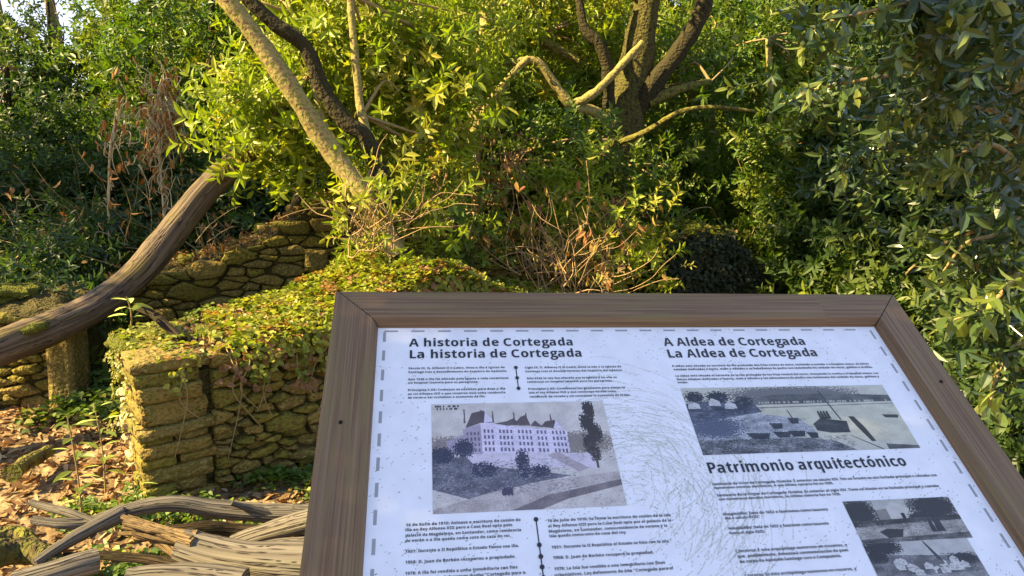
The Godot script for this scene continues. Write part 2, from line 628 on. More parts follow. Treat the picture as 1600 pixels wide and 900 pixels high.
# a weathered block: a cube grid, its edges worn round and its faces uneven
func block(size: Vector3, seg := 3, worn := 0.2, rough := 0.06) -> ArrayMesh:
	var st := SurfaceTool.new()
	st.begin(Mesh.PRIMITIVE_TRIANGLES)
	st.set_smooth_group(0)
	var off := rdir() * 40.0
	var least := minf(size.x, minf(size.y, size.z))
	for face in 6:
		var ax := face / 2
		var sg := 1.0 if face % 2 == 0 else -1.0
		for i in seg:
			for j in seg:
				var q := []
				for e in [[0, 0], [1, 0], [0, 1], [1, 1]]:
					var a := (float(i + e[0]) / seg) * 2.0 - 1.0
					var b := (float(j + e[1]) / seg) * 2.0 - 1.0
					var p := Vector3(sg, a, b) if ax == 0 else (Vector3(b, sg, a) if ax == 1 else Vector3(a, b, sg))
					var ball := p.normalized() * 1.25
					p = p.lerp(ball, worn * clampf(p.length() - 1.0, 0, 1))
					p = p * size * 0.5
					p += Vector3(noise.get_noise_3dv(p * 9.0 + off), noise.get_noise_3dv(p * 9.0 + off * 2.0), noise.get_noise_3dv(p * 9.0 - off)) * rough * 2.0 * minf(least, 0.2)
					q.append(p)
				var order := [q[0], q[2], q[1], q[1], q[2], q[3]] if sg > 0 else [q[0], q[1], q[2], q[1], q[3], q[2]]
				for p in order: st.add_vertex(p)
	st.index()
	st.generate_normals()
	return st.commit()

func wall_node(called: String, label: String, p0: Vector3, yaw: float) -> Node3D:
	var o := thing(called, label, "wall", p0)
	o.rotation.y = deg_to_rad(yaw)
	return o

var front_tops := [Vector2(-0.05, 0.6), Vector2(0.3, 0.64), Vector2(0.6, 0.66), Vector2(0.8, 0.68), Vector2(1.1, 0.77), Vector2(1.3, 0.86), Vector2(1.55, 0.86), Vector2(1.8, 0.72), Vector2(2.1, 0.6), Vector2(2.8, 0.55)]
var back_tops := [Vector2(-0.2, 0.58), Vector2(0.36, 0.7), Vector2(0.8, 0.86), Vector2(1.0, 1.0), Vector2(1.17, 1.14), Vector2(1.5, 1.2), Vector2(1.8, 1.1), Vector2(2.3, 0.97), Vector2(2.65, 1.0), Vector2(3.2, 0.86), Vector2(3.6, 0.6)]

func build_walls() -> void:
	# the near wall: its face runs off to the right, its end looks left to the sun
	var w := wall_node("ruined_wall", "low rubble stone wall with ivy top and squared corner stones, beside the board", Vector3(-1.51, 0, -2.49), 40)
	part("core", wall_core(0.05, 2.8, front_tops, 0.7, 0.02), M.core, w)
	rubble(w, Transform3D.IDENTITY, 0.265, 2.75, front_tops, 0.145, 0.06, 0.003, M.stone)
	var end := Transform3D(Basis(Vector3.UP, -PI / 2), Vector3(0.02, 0, 0))
	rubble(w, end, -0.7, -0.2, [Vector2(-1, 0.6), Vector2(0, 0.6)], 0.15, 0.08, 0.006, [M.pale_stone, M.stone[2], M.pale_stone])
	var y := -0.03
	var hs := [0.07, 0.06, 0.075, 0.045, 0.06, 0.035, 0.05, 0.105, 0.07, 0.06, 0.05]
	for k in hs.size():
		var h: float = hs[k]
		var wide := rr(0.24, 0.32)
		var split := k in [1, 3, 5]
		var x := -0.02 + rr(-0.015, 0.015)
		var b := part("corner_stone", block(Vector3(wide * (0.45 if split else 1.0), h * 0.93, 0.24), 4, 0.16, 0.1), M.stone[(k * 3) % 4] if k != 7 else M.stone[0], w, Transform3D(Basis(Vector3.UP, rr(-0.06, 0.06)) * Basis(Vector3.BACK, rr(-0.04, 0.04)), Vector3(x + wide * (0.22 if split else 0.5), y + h * 0.5, -0.1 + rr(-0.01, 0.015))))
		if split:
			part("corner_stone", block(Vector3(wide * 0.5, h * 0.88, 0.2), 3, 0.2, 0.1), M.stone[(k + 1) % 4], w, Transform3D(Basis(Vector3.UP, rr(-0.08, 0.08)), Vector3(x + wide * 0.72, y + h * 0.5, -0.09)))
		y += h
	for k in 34:                                    # loose stones bedded in the top
		var x := rr(0.0, 2.5)
		var s := rr(0.05, 0.13)
		part("top_stone", block(Vector3(s * 1.5, s * 0.6, s), 3, 0.35, 0.14), M.moss if rng.randf() < 0.35 else M.stone[k % 4], w, Transform3D(Basis(Vector3.UP, rr(0, 6)), Vector3(x, profile(front_tops, x) - 0.01, rr(-0.72, -0.05))))
	for k in 5:
		var s := rr(0.12, 0.2)
		part("moss_cushion", block(Vector3(s * 1.2, s * 0.22, s * 0.8), 6, 0.7, 0.35), M.moss, w, Transform3D(Basis(Vector3.UP, rr(0, 6)), Vector3(rr(0.0, 0.35), 0.62, rr(-0.7, -0.35))))
	# the far wall of the house
	w = wall_node("ruined_wall", "tall rubble wall behind, stepping up to a stub, with dry litter on top", Vector3(-2.694, 0, -4.5236), 19.4)
	part("core", wall_core(-0.2, 3.55, back_tops, 0.6, 0.04), M.core, w)
	rubble(w, Transform3D.IDENTITY, -0.2, 3.5, back_tops, 0.22, 0.088, 0.004, M.stone)
	part("dressed_block", block(Vector3(0.17, 0.17, 0.14), 4, 0.12, 0.06), M.stone[2], w, Transform3D(Basis.IDENTITY, Vector3(1.23, 0.71, -0.03)))
	part("dressed_block", block(Vector3(0.22, 0.12, 0.14), 4, 0.12, 0.06), M.pale_stone, w, Transform3D(Basis.IDENTITY, Vector3(1.66, 0.66, -0.03)))
	for k in 40:
		var x := rr(-0.1, 3.4)
		var s := rr(0.06, 0.15)
		part("top_stone", block(Vector3(s * 1.5, s * 0.6, s), 3, 0.35, 0.14), M.moss if rng.randf() < 0.25 else M.stone[k % 4], w, Transform3D(Basis(Vector3.UP, rr(0, 6)), Vector3(x, profile(back_tops, x) - 0.01, rr(-0.5, -0.04))))
	# the stub on the far side of the doorway
	var st := [Vector2(0, 0.62), Vector2(1.0, 0.6), Vector2(1.5, 0.6), Vector2(1.72, 0.52)]
	w = wall_node("ruined_wall", "short shaded rubble stub ending in an upright stone jamb, left of the doorway", Vector3(-4.2, 0, -3.3), 8)
	part("core", wall_core(0, 1.6, st, 0.6, 0.08), M.core, w)
	rubble(w, Transform3D.IDENTITY, 0.0, 1.58, st, 0.17, 0.08, 0.004, M.stone)
	part("door_jamb", block(Vector3(0.13, 0.72, 0.2), 5, 0.1, 0.06), M.stone[2], w, Transform3D(Basis(Vector3.BACK, -0.04), Vector3(1.64, 0.24, -0.06)))
	part("moss_cushion", block(Vector3(0.4, 0.07, 0.25), 7, 0.7, 0.4), M.moss, w, Transform3D(Basis(Vector3.UP, 0.3), Vector3(1.15, 0.63, -0.3)))
	part("moss_cushion", block(Vector3(0.26, 0.06, 0.16), 7, 0.7, 0.4), M.moss, w, Transform3D(Basis(Vector3.UP, -0.3), Vector3(1.55, 0.55, -0.35)))
	# the stump of wall hung with ivy, right
	w = wall_node("ruined_wall", "dark ivy-hung wall stump with a rounded sunlit top, right of the tangled stems", Vector3(1.2, 0, -5.15), 12)
	var hump := [Vector2(0, 0.85), Vector2(0.3, 0.98), Vector2(0.55, 0.98), Vector2(0.75, 0.8), Vector2(0.95, 0.55), Vector2(1.1, 0.42)]
	part("core", wall_core(0, 1.1, hump, 0.7, 0.0), M.core, w)
	rubble(w, Transform3D.IDENTITY, 0.0, 1.08, hump, 0.2, 0.11, 0.01, M.stone)
	var hang := cloud_new()
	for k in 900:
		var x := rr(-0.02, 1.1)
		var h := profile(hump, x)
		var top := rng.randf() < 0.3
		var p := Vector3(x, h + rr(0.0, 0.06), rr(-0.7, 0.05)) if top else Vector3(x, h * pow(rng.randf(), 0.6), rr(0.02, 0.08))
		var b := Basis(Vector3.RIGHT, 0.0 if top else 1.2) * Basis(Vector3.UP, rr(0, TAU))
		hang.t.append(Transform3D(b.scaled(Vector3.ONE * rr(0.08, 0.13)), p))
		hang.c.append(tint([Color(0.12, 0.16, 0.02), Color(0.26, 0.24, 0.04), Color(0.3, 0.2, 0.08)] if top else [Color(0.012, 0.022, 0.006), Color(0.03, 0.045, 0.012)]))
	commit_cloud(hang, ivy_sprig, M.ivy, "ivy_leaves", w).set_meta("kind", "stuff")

# ------------------------------------------------------------------ the wood
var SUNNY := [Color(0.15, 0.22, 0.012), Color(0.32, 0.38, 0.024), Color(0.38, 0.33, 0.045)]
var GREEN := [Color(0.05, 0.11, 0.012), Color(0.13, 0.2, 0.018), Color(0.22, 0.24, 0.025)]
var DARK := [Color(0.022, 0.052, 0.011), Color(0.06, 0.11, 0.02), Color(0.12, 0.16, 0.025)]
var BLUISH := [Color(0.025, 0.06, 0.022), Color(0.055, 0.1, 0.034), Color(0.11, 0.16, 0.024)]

# stems: [points, radius at foot, radius at tip, material]; blobs: [centre, radii, clumps, sprigs in each, sprig length, palette]
func tree(called: String, label: String, category: String, stems: Array, blobs: Array, group := "", far := false, twigs := 5) -> Node3D:
	var base: Vector3 = stems[0][0][0]
	var o := thing(called, label, category, base, group)
	var back := Transform3D(Basis.IDENTITY, -base)
	for k in stems.size():
		var s: Array = stems[k]
		part("trunk" if k == 0 else "limb", limb(s[0], s[1], s[2], 7 if far else 10, 0.16, 5), s[3], o, back)
	var d := cloud_new()
	var tw := arrays_new()
	for b in blobs:
		crown(d, b[0], b[1], b[2], b[3], b[4], b[5], 0.55 if far else 0.28)
		for k in twigs:                             # limbs that carry the leaves
			var best: Vector3 = base
			for s in stems:
				for p in s[0]:
					if p.distance_to(b[0]) < best.distance_to(b[0]): best = p
			var tip: Vector3 = b[0] + rdir() * b[1] * 0.85
			var mid: Vector3 = best.lerp(tip, 0.5) + rdir() * 0.15
			tube(tw, [best, mid, tip], rr(0.008, 0.02), 0.003, 5, 0.1, 4)
	if tw.v.size():
		part("twigs", arrays_mesh(tw), M.twig, o, back).set_meta("kind", "stuff")
	if d.t.size():
		var c := commit_cloud(d, sprig_far if far else sprig, M.leaf, "crown", o)
		c.position = -base
		c.set_meta("kind", "stuff")
	return o

# a shrub: a few stems from one foot under leafy blobs
func shrub(label: String, foot: Vector3, blobs: Array, bark: Material, group := "", called := "shrub") -> Node3D:
	var f := Vector3(foot.x, ground_y(foot.x, foot.z) - 0.05, foot.z)
	var stems := []
	for b in blobs:
		var c: Vector3 = b[0]
		stems.append([[f + rdir() * 0.04, f.lerp(c, 0.5) + Vector3(rr(-0.15, 0.15), 0.1, rr(-0.15, 0.15)), c + Vector3(0, b[1].y * 0.5, 0)], rr(0.02, 0.035), 0.008, bark])
	return tree(called, label, "shrub", stems, blobs, group)

func foot_of(p: Vector3) -> Vector3:
	return Vector3(p.x, ground_y(p.x, p.z) - 0.1, p.z)

# thin wandering stems
func tangle(called: String, label: String, category: String, at: Vector3, size: Vector3, count: int, up: float, r: float, m: Material, leaves := 0, pal := []) -> Node3D:
	var o := thing(called, label, category, at)
	var d := arrays_new()
	var lv := cloud_new()
	for k in count:
		var p := Vector3(rr(-0.5, 0.5) * size.x, rr(0.0, 0.35) * size.y, rr(-0.5, 0.5) * size.z)
		var dir := (Vector3(rr(-1, 1), up * rr(0.4, 1.4), rr(-1, 1))).normalized()
		var pts := [p]
		var n := 3 + rng.randi() % 3
		for s in n:
			dir = (dir + rdir() * 0.65).normalized()
			p = p + dir * size.y * rr(0.14, 0.3)
			pts.append(p)
			if leaves > 0 and rng.randf() < 0.6:
				for q in leaves:
					lv.t.append(Transform3D(toward(rdir() + Vector3(0, -0.8, 0), rr(0, 6)).scaled(Vector3.ONE * rr(0.05, 0.09)), p + rdir() * 0.05))
					lv.c.append(tint(pal))
		tube(d, pts, r * rr(0.5, 1.3), r * 0.4, 4, 0.1, 3)
	part("stems", arrays_mesh(d), m, o).set_meta("kind", "stuff")
	if lv.t.size():
		commit_cloud(lv, dry_leaf, M.dead, "dry_leaves", o).set_meta("kind", "stuff")
	return o

func build_wood() -> void:
	var by: Material = M.bark_yellow
	var bd: Material = M.bark_dark
	var bm: Material = M.bark_mossy
	# many-stemmed laurel on the near wall
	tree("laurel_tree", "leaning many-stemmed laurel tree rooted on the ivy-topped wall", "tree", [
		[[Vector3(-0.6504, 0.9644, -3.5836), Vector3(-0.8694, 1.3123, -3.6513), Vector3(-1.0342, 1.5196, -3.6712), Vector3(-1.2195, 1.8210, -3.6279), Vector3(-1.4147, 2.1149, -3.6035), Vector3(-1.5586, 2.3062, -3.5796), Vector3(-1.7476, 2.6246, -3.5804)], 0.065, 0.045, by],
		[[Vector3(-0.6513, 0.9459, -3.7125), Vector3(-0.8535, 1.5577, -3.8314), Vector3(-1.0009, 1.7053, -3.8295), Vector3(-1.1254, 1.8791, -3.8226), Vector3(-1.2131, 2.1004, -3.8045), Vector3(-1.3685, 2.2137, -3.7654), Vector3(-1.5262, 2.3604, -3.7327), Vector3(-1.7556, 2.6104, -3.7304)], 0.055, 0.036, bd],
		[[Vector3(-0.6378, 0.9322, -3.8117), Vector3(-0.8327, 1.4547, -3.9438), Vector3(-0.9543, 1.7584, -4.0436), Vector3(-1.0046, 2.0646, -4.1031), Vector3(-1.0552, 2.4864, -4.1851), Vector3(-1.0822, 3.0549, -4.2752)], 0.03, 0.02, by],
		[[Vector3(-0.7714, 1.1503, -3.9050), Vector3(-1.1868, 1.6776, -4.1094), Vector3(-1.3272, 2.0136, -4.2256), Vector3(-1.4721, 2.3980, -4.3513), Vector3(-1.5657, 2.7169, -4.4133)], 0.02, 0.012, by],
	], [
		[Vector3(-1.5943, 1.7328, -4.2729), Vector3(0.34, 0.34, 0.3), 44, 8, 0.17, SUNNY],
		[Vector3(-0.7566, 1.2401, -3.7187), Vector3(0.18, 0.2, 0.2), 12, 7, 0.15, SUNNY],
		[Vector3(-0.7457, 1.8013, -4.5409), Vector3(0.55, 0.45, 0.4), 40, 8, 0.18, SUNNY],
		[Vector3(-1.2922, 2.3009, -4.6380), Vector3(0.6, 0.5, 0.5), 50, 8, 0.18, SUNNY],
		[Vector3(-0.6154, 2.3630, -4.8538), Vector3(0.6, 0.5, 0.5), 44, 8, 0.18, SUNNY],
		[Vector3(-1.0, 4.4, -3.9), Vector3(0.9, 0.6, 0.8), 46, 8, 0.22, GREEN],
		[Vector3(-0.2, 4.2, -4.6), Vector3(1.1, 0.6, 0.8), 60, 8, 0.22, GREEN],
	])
	tree("bare_trunk", "black bare trunk standing behind the stepped far wall", "tree", [
		[[Vector3(-1.7034, 1.0773, -4.9911), Vector3(-1.6508, 1.2748, -5.0294), Vector3(-1.6172, 1.5455, -5.1024), Vector3(-1.5505, 1.9161, -5.1745)], 0.055, 0.04, bd]], [])
	tree("ivied_tree", "slim forked tree hung with dry brown creeper, left of the oak", "tree", [
		[[Vector3(-0.3656, 0.5515, -5.7242), Vector3(-0.4006, 1.2382, -5.7558), Vector3(-0.3753, 1.7990, -5.8648), Vector3(-0.3422, 2.3040, -5.9630), Vector3(-0.3075, 2.9211, -6.0829), Vector3(-0.2903, 3.7056, -6.2354)], 0.075, 0.05, by],
		[[Vector3(-0.3837, 1.7147, -5.8484), Vector3(-0.2717, 1.9941, -5.8518), Vector3(-0.0662, 2.2609, -5.8527), Vector3(0.0739, 2.4143, -5.8825)], 0.04, 0.026, by],
	], [
		[Vector3(-0.6923, 2.3025, -6.4720), Vector3(0.7, 0.6, 0.5), 46, 8, 0.2, GREEN],
		[Vector3(-0.1571, 2.8508, -6.7823), Vector3(0.7, 0.6, 0.5), 46, 8, 0.2, SUNNY],
		[Vector3(-0.6422, 1.5114, -6.1145), Vector3(0.6, 0.4, 0.4), 34, 8, 0.18, GREEN],
		[Vector3(-0.0470, 1.5958, -6.4365), Vector3(0.6, 0.5, 0.4), 34, 8, 0.18, GREEN],
	])
	tree("oak_tree", "big dark oak with forking mossy limbs above the tangled stems", "tree", [
		[[Vector3(0.7679, 0.5265, -6.1268), Vector3(0.8286, 1.0767, -6.2338), Vector3(0.8887, 1.4746, -6.3111), Vector3(1.0118, 1.8443, -6.3830), Vector3(1.0656, 2.2420, -6.4603), Vector3(1.1330, 2.6098, -6.5318), Vector3(1.2021, 3.0994, -6.6269), Vector3(1.2266, 4.1355, -6.8283)], 0.25, 0.12, M.bark_oak],
		[[Vector3(1.0803, 1.9348, -6.3496), Vector3(1.2729, 2.2679, -6.3634), Vector3(1.5042, 2.6087, -6.3787), Vector3(1.6717, 2.9359, -6.3914), Vector3(1.7801, 3.4229, -6.4861)], 0.1, 0.07, bd],
		[[Vector3(0.9528, 1.8373, -6.2797), Vector3(0.7209, 2.0010, -6.2097), Vector3(0.4884, 2.0487, -6.1171), Vector3(0.2950, 2.2616, -6.1075), Vector3(0.1474, 2.4152, -6.0865), Vector3(-0.0725, 2.3961, -6.0827)], 0.06, 0.03, by],
		[[Vector3(0.4884, 2.0487, -6.1171), Vector3(0.6681, 2.1424, -6.0844), Vector3(0.8769, 2.3565, -6.1260), Vector3(1.1129, 2.6291, -6.1790)], 0.045, 0.03, by],
		[[Vector3(0.8518, 2.0350, -6.2163), Vector3(0.8004, 2.4015, -6.1857), Vector3(0.7099, 2.6036, -6.1740), Vector3(0.5823, 2.7313, -6.1988), Vector3(0.5204, 2.9877, -6.2487), Vector3(0.4862, 3.4462, -6.3378)], 0.06, 0.035, bd],
		[[Vector3(0.5724, 2.4989, -6.5102), Vector3(0.3390, 2.6064, -6.5311), Vector3(0.1359, 2.7333, -6.5558), Vector3(-0.0192, 2.9045, -6.5891), Vector3(-0.1767, 3.1426, -6.6353)], 0.04, 0.045, bm],
		[[Vector3(0.9546, 1.7288, -6.0549), Vector3(1.1467, 1.8241, -5.8697), Vector3(1.3756, 1.9788, -5.6960), Vector3(1.6187, 2.0272, -5.6035), Vector3(1.9608, 1.9939, -5.4952)], 0.03, 0.012, bm],
		[[Vector3(0.8657, 1.7373, -6.0566), Vector3(0.5316, 1.7393, -5.9551), Vector3(0.2399, 1.6637, -5.8385), Vector3(-0.0957, 1.5282, -5.7103)], 0.018, 0.009, M.twig],
		[[Vector3(1.2174, 2.1161, -6.3339), Vector3(1.5427, 2.2587, -6.4635), Vector3(1.8797, 2.3561, -6.5843)], 0.06, 0.03, bm],
	], [
		[Vector3(0.4269, 3.0432, -7.0235), Vector3(0.7, 0.5, 0.5), 44, 8, 0.2, SUNNY],
		[Vector3(1.7120, 2.4797, -7.2196), Vector3(0.7, 0.6, 0.5), 36, 8, 0.2, GREEN],
		[Vector3(0.5292, 1.5506, -5.8165), Vector3(0.5, 0.35, 0.35), 22, 8, 0.17, GREEN],
		[Vector3(0.4034, 1.1494, -5.0254), Vector3(0.3, 0.35, 0.3), 20, 8, 0.15, SUNNY],
		[Vector3(0.8053, 0.8951, -4.7723), Vector3(0.35, 0.3, 0.3), 22, 8, 0.15, SUNNY],
		[Vector3(1.2272, 1.2820, -6.0699), Vector3(0.4, 0.35, 0.3), 16, 8, 0.17, GREEN],
		[Vector3(1.2, 4.4, -5.4), Vector3(1.3, 0.7, 1.0), 70, 8, 0.24, GREEN],
	])
	tree("sapling", "straight pale sapling trunk behind the ivy-hung stump", "tree", [
		[[Vector3(2.2699, 0.3852, -7.3218), Vector3(2.2679, 1.2574, -7.4913), Vector3(2.2569, 1.7658, -7.5902), Vector3(2.2507, 2.3471, -7.7032), Vector3(2.2588, 3.1469, -7.8586)], 0.04, 0.03, by]],
		[[Vector3(2.4254, 3.0843, -8.2539), Vector3(0.7, 0.6, 0.5), 36, 8, 0.2, GREEN]], "", false)
	tree("sapling", "crooked pale sapling trunk leaning right, beyond the ivy-hung stump", "tree", [
		[[Vector3(2.4575, 0.3876, -6.9148), Vector3(2.4923, 0.9732, -7.0286), Vector3(2.6046, 1.3553, -7.1029), Vector3(2.6761, 1.7016, -7.1702), Vector3(2.7566, 2.1857, -7.2643), Vector3(2.7013, 2.9401, -7.4109)], 0.045, 0.03, by]],
		[[Vector3(2.9454, 2.5894, -7.7503), Vector3(0.7, 0.6, 0.5), 40, 8, 0.2, GREEN]], "", false)
	# the trees that close the view
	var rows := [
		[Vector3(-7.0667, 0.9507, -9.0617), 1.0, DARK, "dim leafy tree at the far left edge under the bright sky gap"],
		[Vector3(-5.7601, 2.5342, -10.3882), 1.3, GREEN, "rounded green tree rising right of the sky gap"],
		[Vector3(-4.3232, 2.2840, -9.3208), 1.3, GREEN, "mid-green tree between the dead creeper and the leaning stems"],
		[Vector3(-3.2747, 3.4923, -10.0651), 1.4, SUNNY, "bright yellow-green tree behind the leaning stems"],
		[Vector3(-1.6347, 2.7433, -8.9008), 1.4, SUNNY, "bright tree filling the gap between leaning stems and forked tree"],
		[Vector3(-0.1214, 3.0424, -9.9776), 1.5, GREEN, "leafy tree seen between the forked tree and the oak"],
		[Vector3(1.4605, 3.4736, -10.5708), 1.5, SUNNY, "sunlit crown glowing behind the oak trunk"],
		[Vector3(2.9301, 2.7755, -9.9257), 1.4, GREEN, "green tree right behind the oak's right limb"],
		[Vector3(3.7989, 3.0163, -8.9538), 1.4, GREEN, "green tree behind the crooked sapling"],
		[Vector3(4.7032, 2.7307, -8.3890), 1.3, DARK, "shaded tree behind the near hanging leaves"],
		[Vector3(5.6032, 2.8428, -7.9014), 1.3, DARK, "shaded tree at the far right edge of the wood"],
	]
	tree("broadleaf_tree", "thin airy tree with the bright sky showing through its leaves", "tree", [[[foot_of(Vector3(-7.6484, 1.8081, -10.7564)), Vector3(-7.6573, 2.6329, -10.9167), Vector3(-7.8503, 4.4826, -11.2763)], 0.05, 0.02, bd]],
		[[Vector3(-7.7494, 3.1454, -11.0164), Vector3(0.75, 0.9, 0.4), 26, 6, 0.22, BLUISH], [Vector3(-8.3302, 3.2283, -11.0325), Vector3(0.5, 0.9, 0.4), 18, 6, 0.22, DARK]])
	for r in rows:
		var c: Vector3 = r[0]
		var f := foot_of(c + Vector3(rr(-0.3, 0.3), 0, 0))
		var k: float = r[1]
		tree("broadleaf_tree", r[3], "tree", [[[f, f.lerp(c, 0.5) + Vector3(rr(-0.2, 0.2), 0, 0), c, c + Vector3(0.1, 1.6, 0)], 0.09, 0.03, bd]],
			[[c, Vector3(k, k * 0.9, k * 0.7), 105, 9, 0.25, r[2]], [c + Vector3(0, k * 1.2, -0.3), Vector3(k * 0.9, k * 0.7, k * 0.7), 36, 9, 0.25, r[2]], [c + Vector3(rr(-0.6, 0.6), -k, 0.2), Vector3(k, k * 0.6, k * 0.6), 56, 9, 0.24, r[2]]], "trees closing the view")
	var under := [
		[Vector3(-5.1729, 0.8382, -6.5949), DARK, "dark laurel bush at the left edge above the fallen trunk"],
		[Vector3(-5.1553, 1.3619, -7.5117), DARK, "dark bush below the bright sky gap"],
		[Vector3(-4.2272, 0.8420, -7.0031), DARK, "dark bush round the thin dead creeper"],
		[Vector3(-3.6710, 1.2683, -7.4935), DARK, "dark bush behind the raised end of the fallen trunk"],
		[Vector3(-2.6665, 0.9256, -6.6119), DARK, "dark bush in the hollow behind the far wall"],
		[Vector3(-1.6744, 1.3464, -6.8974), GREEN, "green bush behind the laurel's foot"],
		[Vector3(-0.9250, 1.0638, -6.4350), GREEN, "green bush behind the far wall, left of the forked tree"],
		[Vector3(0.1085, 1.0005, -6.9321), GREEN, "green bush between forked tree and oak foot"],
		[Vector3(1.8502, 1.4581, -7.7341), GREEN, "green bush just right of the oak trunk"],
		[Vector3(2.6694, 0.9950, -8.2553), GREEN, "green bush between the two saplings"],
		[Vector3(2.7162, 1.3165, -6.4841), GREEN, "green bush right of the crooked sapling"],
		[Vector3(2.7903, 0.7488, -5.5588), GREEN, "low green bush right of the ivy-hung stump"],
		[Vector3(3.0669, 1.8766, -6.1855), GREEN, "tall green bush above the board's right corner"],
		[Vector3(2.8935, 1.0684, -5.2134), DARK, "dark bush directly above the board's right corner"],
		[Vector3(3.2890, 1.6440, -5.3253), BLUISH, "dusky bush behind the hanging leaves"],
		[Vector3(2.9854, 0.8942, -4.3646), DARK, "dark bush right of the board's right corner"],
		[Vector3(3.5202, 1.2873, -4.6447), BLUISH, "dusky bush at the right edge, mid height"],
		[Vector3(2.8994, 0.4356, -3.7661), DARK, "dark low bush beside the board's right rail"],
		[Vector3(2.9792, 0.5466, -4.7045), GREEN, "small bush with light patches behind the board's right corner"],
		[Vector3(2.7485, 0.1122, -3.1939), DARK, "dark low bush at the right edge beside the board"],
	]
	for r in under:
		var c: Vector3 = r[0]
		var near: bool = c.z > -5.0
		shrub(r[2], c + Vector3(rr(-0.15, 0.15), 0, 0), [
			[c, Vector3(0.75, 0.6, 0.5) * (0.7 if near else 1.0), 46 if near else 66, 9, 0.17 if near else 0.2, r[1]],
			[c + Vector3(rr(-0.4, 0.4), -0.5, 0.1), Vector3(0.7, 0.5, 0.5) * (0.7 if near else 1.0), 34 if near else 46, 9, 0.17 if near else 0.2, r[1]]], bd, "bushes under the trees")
	# low dark growth on the left bank
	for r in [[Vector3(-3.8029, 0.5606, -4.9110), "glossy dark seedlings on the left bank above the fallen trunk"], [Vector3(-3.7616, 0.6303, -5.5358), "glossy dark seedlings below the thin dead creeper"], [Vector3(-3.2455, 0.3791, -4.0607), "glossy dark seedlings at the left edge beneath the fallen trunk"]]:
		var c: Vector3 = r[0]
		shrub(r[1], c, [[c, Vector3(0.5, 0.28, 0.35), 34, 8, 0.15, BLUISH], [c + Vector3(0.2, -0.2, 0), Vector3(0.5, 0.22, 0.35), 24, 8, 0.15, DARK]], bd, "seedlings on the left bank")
	# far wood
	var fars := [[Vector3(-12.9558, -0.0460, -14.9802)], [Vector3(-11.3068, 0.0115, -14.9914)], [Vector3(-10.6215, -0.0375, -16.0006)], [Vector3(-7.8209, 3.2272, -15.6165)], [Vector3(-6.2750, 3.7288, -16.7327)], [Vector3(-3.5057, 4.2617, -15.8176)], [Vector3(-1.1469, 3.5933, -16.7064)], [Vector3(1.2966, 4.2819, -15.8215)], [Vector3(3.9642, 3.9287, -16.7716)], [Vector3(6.0989, 4.3021, -15.8254)], [Vector3(8.5134, 3.9443, -15.7559)], [Vector3(10.8959, 4.4694, -15.8579)], [Vector3(13.0052, 4.2483, -15.8150)], [Vector3(-7.3465, 0.1132, -15.5205)], [Vector3(0.8634, 0.3996, -15.5762)], [Vector3(7.6791, 0.6373, -15.6224)]]
	var where := ["at the far left edge", "low beneath the sky gap", "low, second from the sky gap", "above the dead creeper", "left of the leaning stems' tops", "between the leaning stems", "behind the forked tree", "left behind the oak", "right behind the oak", "above the saplings", "above the board's right corner", "behind the hanging leaves", "at the far right edge", "deep behind the fallen trunk's end", "deep behind the oak's foot", "deep behind the right bushes"]
	for k in fars.size():
		var r: Array = fars[k]
		var c: Vector3 = r[0]
		var f := foot_of(c)
		tree("distant_tree", "hazy distant tree " + where[k], "tree", [[[f, f.lerp(c, 0.6), c + Vector3(0, 3.0, 0)], 0.14, 0.07, M.bark_far]],
			[[c, Vector3(1.6, 1.5, 0.9), 60, 8, 0.5, GREEN], [c + Vector3(0, -1.4, 0.3), Vector3(1.6, 1.2, 0.8), 40, 8, 0.5, DARK]], "distant trees", true, 3)
	for r in [[Vector3(-8.7357, 1.2602, -11.6686), 0.12, "pale trunk standing in the sky gap near the left edge"], [Vector3(-7.8163, 1.2922, -11.6749), 0.1, "pale trunk on the right side of the sky gap"], [Vector3(-5.8280, 1.3616, -11.6883), 0.12, "mossy pale trunk behind the rounded green tree"], [Vector3(-6.1958, 1.3488, -11.6858), 0.06, "thin pale trunk beside the mossy pale trunk"]]:
		var c: Vector3 = r[0]
		tree("pale_trunk", r[2], "tree", [[[foot_of(c), c, c + Vector3(-0.02, 1.9, 0.3), c + Vector3(-0.05, 3.6, 0.5)], r[1], r[1] * 0.8, M.bark_far]],
			[[c + Vector3(-0.1, 4.4, 0.5), Vector3(0.9, 0.5, 0.6), 14, 8, 0.25, GREEN]], "pale trunks against the sky")
	# trees outside the picture, left, whose crowns shade the board and the wall's face
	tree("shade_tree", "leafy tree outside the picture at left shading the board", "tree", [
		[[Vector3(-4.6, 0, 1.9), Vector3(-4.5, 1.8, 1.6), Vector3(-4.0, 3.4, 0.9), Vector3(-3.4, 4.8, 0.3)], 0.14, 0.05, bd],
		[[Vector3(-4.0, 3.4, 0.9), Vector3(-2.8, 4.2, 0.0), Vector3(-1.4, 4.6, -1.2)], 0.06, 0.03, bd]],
		[[Vector3(-3.1, 4.1, 0.1), Vector3(0.9, 0.7, 0.8), 90, 8, 0.24, GREEN], [Vector3(-3.0, 3.6, 0.6), Vector3(0.8, 0.6, 0.7), 70, 8, 0.24, GREEN], [Vector3(-1.1, 4.6, -1.6), Vector3(1.0, 0.6, 0.7), 60, 8, 0.24, GREEN]])
